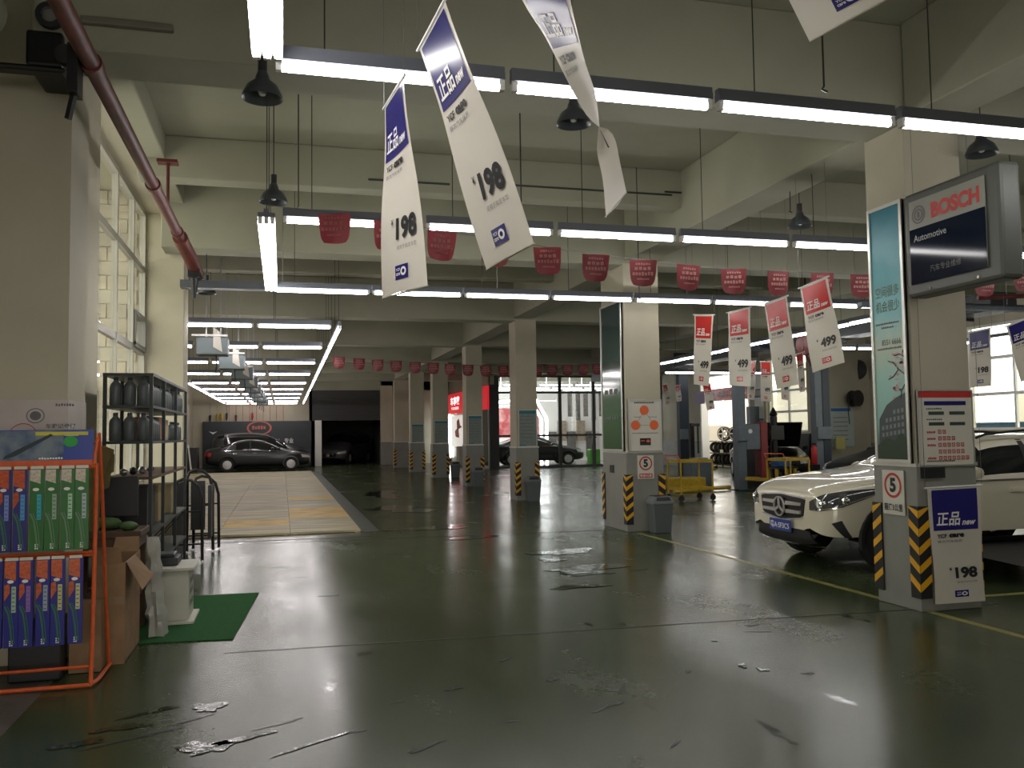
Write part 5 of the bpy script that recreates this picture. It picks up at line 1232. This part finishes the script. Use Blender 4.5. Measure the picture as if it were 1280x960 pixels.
def cart(x, y, rz, label, proto=[None], wl=.82, wd=.5):
    if proto[0] is None:
        t = thing('tool_cart', label, 'tool cart')
        for z, m_ in ((.84, M['greenp']), (.24, M['yellow']), (.50, M['yellow'])):
            if z == .5: continue
            b = MB().box(-wl/2, wl/2, -wd/2, wd/2, z, z+.02)
            b.build('shelf_tray', M['yellow'], t)
            b = MB().box(-wl/2, wl/2, -wd/2-.012, -wd/2, z-.0, z+.06).box(-wl/2, wl/2, wd/2, wd/2+.012, z, z+.06).box(-wl/2-.012, -wl/2, -wd/2, wd/2, z, z+.06).box(wl/2, wl/2+.012, -wd/2, wd/2, z, z+.06); b.build('tray_rim', M['yellow'], t)
        MB().box(-wl/2+.02, wl/2-.02, -wd/2+.02, wd/2-.02, .862, .872).build('green_mat', mat('cart_mat', (.03, .06, .03), .8), t)
        for a in (-1, 1):
            for c in (-1, 1):
                MB().bar((a*wl/2, c*wd/2, .14), (a*wl/2, c*wd/2, .86), .03, .03).build('leg', M['yellow'], t)
                MB().lathe([(.02, -.02), (.065, -.02), (.065, .02), (.02, .02)], (a*wl/2, c*wd/2, .066), 14, (0, 1, 0)).bar((a*wl/2, c*wd/2+.0, .08), (a*wl/2, c*wd/2, .15), .03, .06).build('castor', M['rubber'], t)
        b = MB().tube([(-wl/2, -wd/2, .86), (-wl/2-.08, -wd/2, 1.0), (-wl/2-.08, wd/2, 1.0), (-wl/2, wd/2, .86)], .014, 8); b.build('handle', M['orange'], t, smooth=True)
        proto[0] = t
    else: t = dup(proto[0], label=label)
    t.location = (x, y, 0); t.rotation_euler = (0, 0, rz)
cart(8.72, 17.55, R(8), 'yellow two-tier tool cart on black castors right of the second pillar')
cart(10.95, 17.2, R(20), 'second yellow tool cart, behind the bonnet of the white car')
tag(MB().tube([(9.2, 19.4, .06), (9.8, 19.7, .06), (10.5, 20, .07), (11.1, 20.1, .08)], .05, 8).build('lift_cable_cover', M['yellow'], smooth=True), 'long low yellow arm lying between the cart and the grey lift post', 'lift arm')
tag(MB().box(9.9, 11.0, 21.2, 21.9, .0, .28).build('low_ramp', M['yellow'], bevel=.03), 'low yellow ramp on the floor behind the tool cart', 'ramp')
# machines
t = thing('welding_machine', 'tall red and grey machine right behind the grey lift post', 'machine', (12.6, 21.6, 0))
MB().box(12.62, 12.85, 21.1, 21.5, .15, 1.75).build('cabinet', mat('dull_red_enamel', (.22, .018, .018), .45), t, bevel=.03)
MB().box(12.18, 12.61, 21.1, 21.5, 1.0, 1.7).build('panel', M['lift'], t, bevel=.02)
MB().box(12.1, 12.85, 21.05, 21.55, .0, .14).box(12.2, 12.45, 21.15, 21.4, .14, 1.0).build('base', M['black'], t)
MB().cyl((12.3, 21.1, 1.5), (12.3, 21.08, 1.5), .06, n=14).build('dial', M['whitem'], t)
t = thing('drill_press', 'black workshop press with arms standing against the right wall pier', 'press', (13.15, 21.3, 0))
MB().box(12.95, 13.35, 21.1, 21.5, 0, .1).build('base', M['black'], t); MB().cyl((13.15, 21.3, .1), (13.15, 21.3, 1.9), .1, n=12).build('column', M['black'], t)
b = MB().box(12.95, 13.35, 21.1, 21.5, 1.25, 1.65); b.bar((13.05, 21.2, 1.5), (12.9, 21.05, 1.2), .05, .05).bar((12.92, 21.05, 1.2), (12.9, 21.05, 1.5), .04, .04).lathe([(.02, 0), (.12, .1), (.02, .3)], (13.15, 21.3, 1.85), 10); b.build('head', M['black'], t, bevel=.02)
MB().cyl((13.2, 21.2, .6), (13.2, 21.2, .64), .25, n=16).build('work_plate', M['steel'], t)
t = thing('tyre_changer', 'dark tyre changer machine between cart and lift post', 'tyre changer', (11.3, 22.2, 0))
MB().box(10.95, 11.6, 21.95, 22.5, .0, .65).build('base', M['lift'], t, bevel=.03); MB().cyl((11.3, 22.2, .65), (11.3, 22.2, .78), .26, n=20).build('turntable', M['steel'], t)
MB().bar((11.3, 22.6, .6), (11.3, 22.6, 1.75), .12, .12).bar((11.3, 22.6, 1.7), (11.3, 22.15, 1.7), .08, .08).cyl((11.3, 22.2, 1.7), (11.3, 22.2, .9), .025, n=8).build('mast', M['black'], t)
t = thing('engine_hoist', 'dark machine with blackish arm behind the second pillar', 'machine', (8.6, 20.4, 0))
MB().box(8.35, 8.9, 20.2, 20.8, .0, .95).build('cabinet', M['black'], t, bevel=.03); MB().bar((8.6, 20.5, .95), (8.6, 20.5, 2.1), .12, .12).build('mast', M['black'], t)
MB().box(8.45, 8.95, 20.35, 20.6, 1.45, 1.9).build('screen', M['dark'], t, bevel=.02); MB().box(8.5, 8.9, 20.34, 20.349, 1.5, 1.85).build('screen_glass', mat('grey_screen', (.25, .22, .18), .2), t)
lump('hanging_bag', (8.9, 20.5, 2.15), (.22, .15, .16), mat('purple_cloth', (.06, .045, .09), .7), 'dark purple bundle on top of the machine behind the second pillar', 'bundle', 31)
t = thing('wall_fan', 'black wall fan seen edge-on on the white pier right of the windows', 'fan', at(1072, 462, 22.3))
p = t.location.copy(); MB().lathe([(.02, -.06), (.3, -.03), (.3, .03), (.02, .06)], p, 20, (-1, -.3, 0)).build('cage', M['dark'], t); MB().bar(p, p+Vector((.3, .1, 0)), .06, .06).build('arm', M['dark'], t)
t = thing('hose_reel', 'round black hose reel on the white pier right of the windows', 'hose reel', at(1069, 498, 21.95))
p = t.location.copy(); MB().box(p.x-.05, p.x+.05, p.y, 22.249, p.z-.05, p.z+.05).build('bracket', M['dark'], t); MB().lathe([(.05, -.12), (.24, -.12), (.24, -.08), (.16, -.06), (.16, .06), (.24, .08), (.24, .12), (.05, .12)], p, 20, (.3, -1, 0)).build('drum', M['dark'], t); MB().tube([p+Vector((-.2, 0, 0)), p+Vector((-.25, 0, -.4)), p+Vector((-.22, 0, -.75))], .015, 6).build('hose', M['dark'], t)
struct('wall_service_pier', MB().box(15.3, 17, 22.25, 22.75, 0, 4.0), M['wall'])
p0 = at(1078, 510, 22.2)
t = thing('poster', 'pale poster with blue header on the white pier above the black car', 'poster', p0)
MB().box(15.62, 16.4, 22.225, 22.248, 1.0, 2.18).build('sheet', mat('pale_blue_paper', (.45, .53, .5), .5), t); MB().box(15.64, 16.3, 22.215, 22.224, 2.05, 2.14).build('header', M['bluelabel'], t)
b = MB(); S = plane((15.62, 22.224, 1.0), (1, 0, 0), (0, 0, 1), .004)
for q in range(6): put_dashes(b, .08, .2+q*.13, .5, .03, S, 9)
b.build('print', M['gink'], t)
tag(MB().box(15.55, 15.85, 21.9, 21.95, .95, 1.3).build('yellow_tag_board', mat('yellow_card', (.55, .5, .16), .5)), 'small yellow card on a stand by the white pier', 'card')
tag(MB().box(15.0, 15.5, 22.0, 22.2, 1.25, 1.4).build('red_box', M['redm']), 'small red box left of the yellow card by the pier', 'box')
# dark tool cabinets under the far windows
for i, y in enumerate((23.0, 24.3, 25.6, 26.9)):
    t = thing('tool_cabinet', 'tall dark tool cabinet under the far right windows, %s from the camera' % ['first', 'second', 'third', 'fourth'][i], 'cabinet', (16.6, y, 0), group='dark cabinets under the windows')
    MB().box(16.3, 16.95, y, y+1.25, 0, 1.40).build('cabinet_body', M['board'], t, bevel=.01)
    for q in range(4): MB().box(16.285, 16.3, y+.05, y+1.2, .12+q*.31, .40+q*.31).build('drawer', M['board'], t)
# blue tubs
for i, (x, y, z, s_) in enumerate(((10.3, 24.2, 0, .55), (11.9, 18.98, .621, .42), (11.2, 25.2, .0, .6))):
    b = MB(); a = s_/2; b.add([(x-a*.85, y-a*.7, z), (x+a*.85, y-a*.7, z), (x+a*.85, y+a*.7, z), (x-a*.85, y+a*.7, z), (x-a, y-a*.8, z+s_*.55), (x+a, y-a*.8, z+s_*.55), (x+a, y+a*.8, z+s_*.55), (x-a, y+a*.8, z+s_*.55)], [(0, 1, 2, 3), (4, 5, 6, 7), (0, 1, 5, 4), (1, 2, 6, 5), (2, 3, 7, 6), (3, 0, 4, 7)])
    tag(b.build('blue_tub', M['blueb'], bevel=.02), 'blue plastic tub %s' % ['at the foot of the red machine', 'on the bench in front of the thick lift post', 'on the floor behind the red machine'][i], 'tub')
t = thing('work_bench', 'low yellow and black bench behind the white car bonnet', 'bench', (12.0, 19, 0))
MB().box(11.6, 12.2, 18.75, 19.2, .58, .62).build('bench_top', M['black'], t)
for x in (11.65, 12.15):
    for y in (18.8, 19.15): MB().box(x-.03, x+.03, y-.03, y+.03, 0, .58).build('leg', M['yellow'], t)
t = thing('fire_extinguisher', 'small red fire extinguisher on a low stand left of the thick grey lift post', 'fire extinguisher', (13.35, 19.75, 0))
MB().lathe([(.06, 0), (.075, .02), (.075, .42), (.05, .48), (.02, .5)], (13.35, 19.75, .62), 14).build('cylinder', M['redm'], t, smooth=True); MB().box(13.33, 13.37, 19.7, 19.8, 1.12, 1.17).build('valve', M['black'], t)
t.location = t.location
MB().box(13.25, 13.45, 19.65, 19.85, 0, .618).build('stand', M['black'], t)
# doorway: rack of tyres with alloy wheels outside, curtain banner
tg = thing('tyre_rack', 'black rack of tyres and boxes outside the bright delivery doorway', 'rack', (18.3, 31.5, 0))
for z in (.05, .55, 1.05): MB().box(17.95, 18.5, 30.2, 34.6, z, z+.04).build('rack_shelf', M['black'], tg)
for y in (30.2, 31.6, 33.1, 34.56): MB().box(17.95, 18.0, y, y+.04, 0, 1.1).box(18.45, 18.5, y, y+.04, 0, 1.1).build('rack_post', M['black'], tg)
tyre_p = None; kk = 0
for z in (.09, .59):
    for q in range(12):
        y = 30.5+q*.34
        if tyre_p is None:
            tyre_p = thing('spare_tyre', 'x', 'tyre'); MB().lathe([(.14, -.09), (.21, -.09), (.225, -.05), (.225, .05), (.21, .09), (.14, .09)], (0, 0, .225), 18, (0, 1, 0)).build('tyre', M['tyre'], tyre_p, smooth=True)
            o = tyre_p
        else: o = dup(tyre_p)
        o.location = (18.22, y, z); o['label'] = 'black tyre stored on the %s of the outdoor rack, %s from the right' % ('bottom level' if z < .3 else 'middle level', ORD[q]); o['group'] = 'tyres on the rack, %s' % ('bottom' if z < .3 else 'middle')
for q in range(3):
    y = 31.5+q*.85+(.1 if q == 2 else 0)
    t = thing('alloy_wheel', 'silver alloy wheel standing on the outdoor rack, %s of three' % ['right', 'middle', 'left'][q], 'alloy wheel', (18.2, y, 1.09))
    MB().lathe([(.18, -.1), (.30, -.1), (.31, 0), (.30, .1), (.18, .1)], (18.2, y, 1.40), 22, (-1, -.6, 0)).build('tyre', M['tyre'], t, smooth=True)
    d = Vector((-1, -.6, 0)).normalized(); c0 = Vector((18.2, y, 1.40))+d*.1; b = MB(); b.lathe([(.235, 0), (.26, 0), (.26, .01), (.235, .01)], c0, 22, d)
    sd = d.cross(ZU)
    for k_ in range(5):
        a = 2*math.pi*k_/5; b.bar(c0, c0+sd*math.cos(a)*.24+ZU*math.sin(a)*.24, .05, .015, up=d)
    b.build('rim', M['whitem'], t)
for q in range(4): tag(MB().box(17.99, 18.3, 30.3+q*.8, 30.75+q*.8, 1.092, 1.25+.05*(q % 2)).build('carton', M['whitem']) if q in (0, 4) else MB().box(17.935, 17.949, 30.6+q*.8, 30.85+q*.8, .60, .73).build('price_card', M['whitem']), 'white card or carton on the outdoor tyre rack, %s from the right' % ['first', 'second', 'third', 'fourth', 'fifth'][q], 'carton' if q in (0, 4) else 'card')
t = thing('banner', 'red banner with pale lettering across the top of the delivery doorway', 'banner', (17.4, 31, 3.0))
MB().box(16.93, 16.96, 29.0, 32.6, 2.72, 3.22).build('cloth', M['redprint'], t)
S = plane((16.93, 32.4, 2.72), (0, -1, 0), (0, 0, 1), .006); b = MB(); put_text(b, '汽车-快修保养中心', .3, .14, 2.8, .24, S, .02); b.build('lettering', M['wink'], t)
tag(MB().box(16.93, 16.96, 32.62, 33.5, 2.66, 3.18).build('flag_panel', mat('purple_print', (.12, .03, .2), .5)), 'purple panel joined to the left end of the red doorway banner', 'panel')
struct('door_2', MB().box(16.98, 17.32, 29.1, 29.2, 0, 3.75).box(16.98, 17.32, 33.0, 33.1, 0, 3.75).box(16.98, 17.32, 29.1, 33.1, 3.75, 3.85), M['whitem'])
tag(MB().box(20.6, 20.8, 28, 40, 0, 1.8).build('site_wall', mat('pale_rendering', (.6, .55, .48), .8)), 'pale low wall outside the delivery doorway behind the wheels', 'wall')
# posters / papers on right wall between doorway and window
for i, (y, z, w_, h_) in enumerate(((28.75, 1.9, .6, .9), (28.75, 3.0, .6, .7))):
    t = thing('poster', 'pale blue-edged poster on the wall right of the doorway, %s one' % ['lower', 'upper'][i], 'poster', (XR, y, z)); MB().box(XR-.02, XR-.001, y-w_, y, z, z+h_).build('sheet', M['white'], t)
    MB().box(XR-.026, XR-.021, y-w_, y, z+h_-.07, z+h_).box(XR-.026, XR-.021, y-w_, y, z, z+.05).build('header', M['bluelabel'], t)
tag(MB().box(16.6, 16.98, 27.0+1.45, 27.25+1.45, .9, 2.4).build('wall_cabinet', M['lift']), 'narrow grey cabinet panel between doorway and far windows', 'cabinet')
# ducts and pipes under the right ceiling
t = thing('ceiling_duct', 'dark grey duct along the service bay ceiling', 'duct', (12.4, 20, 4.0)); MB().box(12.5, 13.1, 12.9, 34, 3.65, 4.0).build('duct_run', mat('duct_grey', (.10, .11, .12), .5, .3), t, bevel=.02)
for y in range(14, 34, 4): MB().box(12.45, 13.15, y, y+.06, 3.6, 4.11).build('duct_band', M['dark'], t)
tag(MB().cyl((9.0, 9.5, 3.25), (12.5, 9.1, 3.42), .03, n=8).build('red_conduit', M['redpipe']), 'brown-red pipe rising to the right behind the nearest pillar', 'pipe')
tag(MB().box(7.5, 12.5, 9.9, 10.0, 3.16, 3.22).build('grey_rail', M['lift']), 'grey rail under the brown-red pipe at the right edge', 'rail')
b = MB(); b.tube([(10.6, 15.8, 3.8), (10.5, 15.8, 3.2), (10.7, 15.8, 2.85)], .03, 8); b.lathe([(.05, -.1), (.22, -.09), (.22, .09), (.05, .1)], (10.6, 15.8, 3.3), 18, (1, .3, 0)); b.cyl((10.6, 15.8, 3.5), (10.6, 15.8, 5), .02, n=6); tag(b.build('hose_reel', mat('dull_red_reel', (.10, .02, .02), .5)), 'dull red hose reel hung between the second near red banners', 'hose reel')

# ================================================================== FAR SHOPS
XS = 8.8
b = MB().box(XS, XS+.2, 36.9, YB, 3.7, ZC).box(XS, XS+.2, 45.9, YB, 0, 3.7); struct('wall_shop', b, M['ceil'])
t = thing('shop_sign', 'long red shop fascia with white lettering seen between the far pillars', 'shop sign', (XS, 41, 2.6))
MB().box(XS-.12, XS-.01, 37.0, 46.6, 2.62, 3.66).build('fascia', mat('red_lit_fascia', (.55, .02, .03), .4, emit=(.8, .03, .04), es=.55), t)
S = plane((XS-.12, 46.4, 2.62), (0, -1, 0), (0, 0, 1), .01)
b = MB(); put_text(b, '车享家', 1.0, .42, 2.4, .45, S, .03); put_text(b, '汽车服务', 1.2, .18, 2.0, .16, S, .01); put_text(b, '养车', 6.0, .42, 1.6, .42, S, .03); b.build('lettering', mat('white_lit_letters', (.8, .8, .8), .4, emit=(1, .9, .9), es=1.2), t)
t = thing('light_pillar', 'thin vertical white light strip at the far shop front', 'light strip', (XS, 46, 0)); MB().box(XS-.1, XS-.02, 46.0, 46.35, .3, 2.6).build('strip', M['led'], t); MB().box(XS-.11, XS-.02, 45.98, 46.37, .1, .3).build('foot', M['dark'], t)
t = thing('lightbox_poster', 'backlit poster with an orange-red figure in the far shop front', 'poster', (XS, 43, .6)); MB().box(XS-.06, XS-.02, 41.6, 45.6, .9, 2.5).build('box', mat('lit_paper', (.7, .68, .62), .5, emit=(.8, .75, .7), es=.7), t)
S = plane((XS-.06, 45.6, .9), (0, -1, 0), (0, 0, 1), .01); b = MB(); b.add([S(1.2, .5), S(2.2, .45), S(2.0, .9), S(2.9, 1.0), S(2.4, 1.1), S(2.1, 1.45), S(1.5, 1.3), S(1.6, .95), S(1.0, .8)], [tuple(range(9))]); b.build('figure_print', M['rink'], t)
tag(MB().box(XS-.55, XS-.15, 41.2, 41.8, 0, .95).build('stand_counter', M['mwhite'], bevel=.02), 'small pale counter standing before the far shop front', 'counter')
struct('wall_shop_panel', MB().box(XS+.02, XS+.1, 39.9, 45.9, 0, 2.62), M['paper'])
struct('window_9', MB().box(XS-.03, XS+.03, 37.1, 39.8, .12, 2.6), M['tealglass']); struct('trim_70', MB().box(XS-.05, XS+.05, 37.1, 39.8, 0, .12).box(XS-.05, XS+.05, 37.06, 37.14, .12, 2.62).box(XS-.05, XS+.05, 39.8, 39.9, 0, 2.62), M['alu'])
struct('wall_behind_teal_glass', MB().box(XS+.12, XS+.2, 37.1, 45.9, 0, 2.6), mat('dim_teal', (.12, .2, .17), .7))
# showroom
GY = 37.0; gx = [9.15, 10.7, 12.05, 13.65, 15.3, 17.0]
M['anth'] = mat('anthracite_frame', (.03, .03, .032), .45)
struct('wall_showroom_top', MB().box(8.8, 17, GY-.1, GY+.1, 4.1, ZC), M['ceil'])
sw = thing('window_8', None, None, (9, GY, 0)); sw['kind'] = 'structure'
for x in gx: MB().box(x-.07, x+.07, GY-.06, GY+.06, 0, 4.1).build('mullion', M['anth'], sw)
for a, c in zip(gx, gx[1:]):
    for z in (.0, 1.38, 3.3, 4.02): MB().box(a+.07, c-.07, GY-.05, GY+.05, z, z+.09).build('transom', M['anth'], sw)
    for z0, z1 in ((.09, 1.38), (1.47, 3.3), (3.39, 4.02)): MB().box(a+.07, c-.07, GY-.006, GY+.006, z0, z1).build('pane', M['glass'], sw)
struct('trim_71', MB().box(8.8, 9.08, GY-.08, GY+.1, 0, 4.1), M['anth'])
M['shroom'] = mat('white_showroom_wall', (.72, .70, .68), .6)
struct('wall_showroom_back', MB().box(9, 17.3, 45.2, 45.4, 0, ZC), M['shroom']); struct('wall_showroom_side', MB().box(17.0, 17.3, 37, 45.2, 0, ZC), M['shroom'])
struct('wall_showroom_left', MB().box(9.0, 9.15, 37.1, 45.2, 0, ZC), mat('dark_partition', (.08, .08, .09), .5))
struct('floor_showroom', MB().box(9.1, 17, 37.1, 45.2, 0, .004), mat('pale_showroom_floor', (.35, .34, .32), .2))
t = thing('light_arch', 'white hexagonal light arch around the car in the showroom', 'light arch', (11.0, 42, 0))
for y in (42.6, 43.6):
    pts = [(9.65, y, .004), (9.65, y, 2.25), (10.35, y, 3.1), (12.55, y, 3.35), (13.15, y, 2.3), (13.15, y, .004)]
    for p, q in zip(pts, pts[1:]): MB().bar(p, q, .10, .10).build('light_bar', M['led'], t)
for r_, (y, z) in enumerate(((38.6, 3.75), (40.4, 3.6), (42.2, 3.8))):
    for j in range(4): tag(MB().box(9.9+j*1.75, 11.45+j*1.75, y, y+.06, z, z+.05).cyl((10.2+j*1.75, y+.03, z+.05), (10.2+j*1.75, y+.03, ZC), .006, n=4).build('strip_light', M['led']), 'slim strip light in showroom row %s, %s from the left' % (['nearest the glass', 'in the middle', 'at the back'][r_], ORD[j]), 'strip light', 'showroom strip lights row %d' % (r_+1))
t = thing('poster', 'large red photo wall graphic behind the showroom car', 'poster', (12.3, 45, 1)); MB().box(11.2, 13.6, 45.15, 45.19, 1.3, 2.9).build('sheet', mat('red_photo_print', (.40, .05, .06), .4, noise=.7, scale=3, col2=(.6, .35, .33)), t)
S = plane((11.2, 45.15, 1.3), (1, 0, 0), (0, 0, 1), .01); b = MB(); put_rect(b, 0, -.35, 2.4, .35, S); b.build('white_band', M['wink'], t)
for i in range(7):
    x = 13.95+i*.42; t = thing('sample_banner', 'narrow hanging sample panel in the showroom, %s from the left' % ['first', 'second', 'third', 'fourth', 'fifth', 'sixth', 'seventh'][i], 'sample panel', (x, 44, 1), group='hanging sample panels in the showroom')
    MB().box(x, x+.24, 41.5, 41.55, 2.35-.2*(i % 2), 3.7).build('panel', mat('grey_sample_%d' % i, (.16, .15, .15), .5, noise=.5, scale=6), t); MB().cyl((x+.12, 41.52, 3.7), (x+.12, 41.52, 4.6), .01, n=5).build('cable', M['dark'], t)
for i in range(5):
    x = 14.0+i*.55; tag(MB().box(x, x+.45, 45.0, 45.15, .2+.9*(i % 2), 1.6+.6*(i % 2)).build('wall_sample', mat('tan_sample_%d' % i, (.30, .24, .18) if i % 2 else (.12, .11, .1), .5, noise=.3)), 'sample board leaning on the showroom back wall, %s from the left' % ['first', 'second', 'third', 'fourth', 'fifth'][i], 'sample board')
t = thing('floor_cleaner', 'small lime green and black machine behind the showroom glass', 'machine', (14.3, 38.5, 0)); MB().box(13.95, 14.45, 38.3, 38.8, .05, .75).build('tank', M['lgreen'], t, bevel=.04); MB().bar((14.2, 38.7, .7), (14.3, 38.9, 1.3), .05, .05).bar((14.1, 38.9, 1.3), (14.5, 38.9, 1.3), .04, .04).build('handle', M['black'], t); MB().box(13.9, 14.5, 38.25, 38.85, .005, .06).build('base', M['black'], t)

# ================================================================== PUDDLES
def blob(cx, cy, rx, ry, seed, rot=0, n=44):
    rn = random.Random(seed); ph = [rn.random()*6.28 for _ in range(6)]; pts = []
    for k in range(n):
        a = 2*math.pi*k/n; r = 1+.28*math.sin(2*a+ph[0])+.2*math.sin(3*a+ph[1])+.14*math.sin(5*a+ph[2])+.1*math.sin(9*a+ph[3])+.07*math.sin(14*a+ph[4])
        x, y = rx*r*math.cos(a), ry*r*math.sin(a); pts.append((cx+x*math.cos(rot)-y*math.sin(rot), cy+x*math.sin(rot)+y*math.cos(rot), .0035))
    return pts
def puddle(parts_, label):
    for i, p in enumerate(parts_):
        tag(MB().prism(blob(*p)[:], (0, 0, .0008)).build('puddle', M['water']), label + (', %s part' % ORD[i] if len(parts_) > 1 else ''), 'puddle', 'puddles: ' + label)
def FL(x, y): return zl(x, y, 0)
def fb(x, y, rx, ry, seed, rot=0): p = FL(x, y); return (p.x, p.y, rx, ry, seed, rot)
puddle([fb(705, 690, .35, .25, 1), fb(735, 712, .42, .30, 2), fb(725, 733, .22, .12, 3), fb(690, 700, .12, .2, 4)], 'wet patch mirroring lights in mid-aisle left of the second pillar')
puddle([fb(500, 636, .6, .8, 5), fb(478, 618, .5, 1.2, 6)], 'wide dark wet patch at the right edge of the grating')
puddle([fb(262, 884, .07, .10, 8), fb(255, 935, .10, .10, 9, .5), fb(300, 925, .16, .03, 10, .5), fb(390, 930, .20, .016, 11, .6)], 'shiny puddle streaks in the left foreground')
puddle([fb(150, 910, .12, .05, 12, .3), fb(190, 890, .12, .03, 13, .5), fb(100, 930, .1, .05, 14, .2)], 'dark wet streaks near the orange rack foot')
puddle([fb(928, 832, .03, .045, 15), fb(953, 837, .025, .05, 16), fb(893, 801, .02, .02, 17)], 'tiny bright water drops right of the foreground')
puddle([fb(540, 660, .5, .35, 21), fb(590, 672, .4, .15, 22)], 'thin wet film between grating and third pillar')
M['stain'] = mat('dark_tyre_mark', (.012, .015, .009), .35)
rn = random.Random(12)
st_ = []
for (x, y, rx, ry, ro) in ((630, 825, .05, .012, .5), (568, 861, .05, .02, .2), (690, 850, .04, .03, .7), (778, 862, .10, .02, 1.0), (770, 880, .06, .018, .5), (750, 888, .05, .012, .6), (845, 929, .05, .012, .7), (498, 878, .04, .008, .3), (445, 915, .05, .012, .2), (530, 935, .12, .014, .5), (350, 905, .15, .012, .45), (940, 782, .05, .03, .2), (950, 790, .08, .012, -.3),
                         (1010, 842, .05, .015, 0), (640, 902, .03, .008, 0), (410, 745, .08, .02, 0), (800, 712, .12, .03, .2), (240, 900, .12, .012, .5), (180, 920, .2, .02, .45), (375, 722, .08, .01, 0), (860, 840, .03, .02, .8), (1000, 720, .1, .01, .1)):
    b = MB(); p = FL(x, y); b.prism(blob(p.x, p.y, rx, ry, int(x), ro, 26), (0, 0, .0004))
    for v in b.v: v.z -= .0018
    st_.append(b)
b = MB()
for s_ in st_: b.add(s_.v, s_.f)
o = b.build('floor_stain', M['stain']); tag(o, 'scattered dark tyre smudges on the green floor', 'stain', kind='stuff')
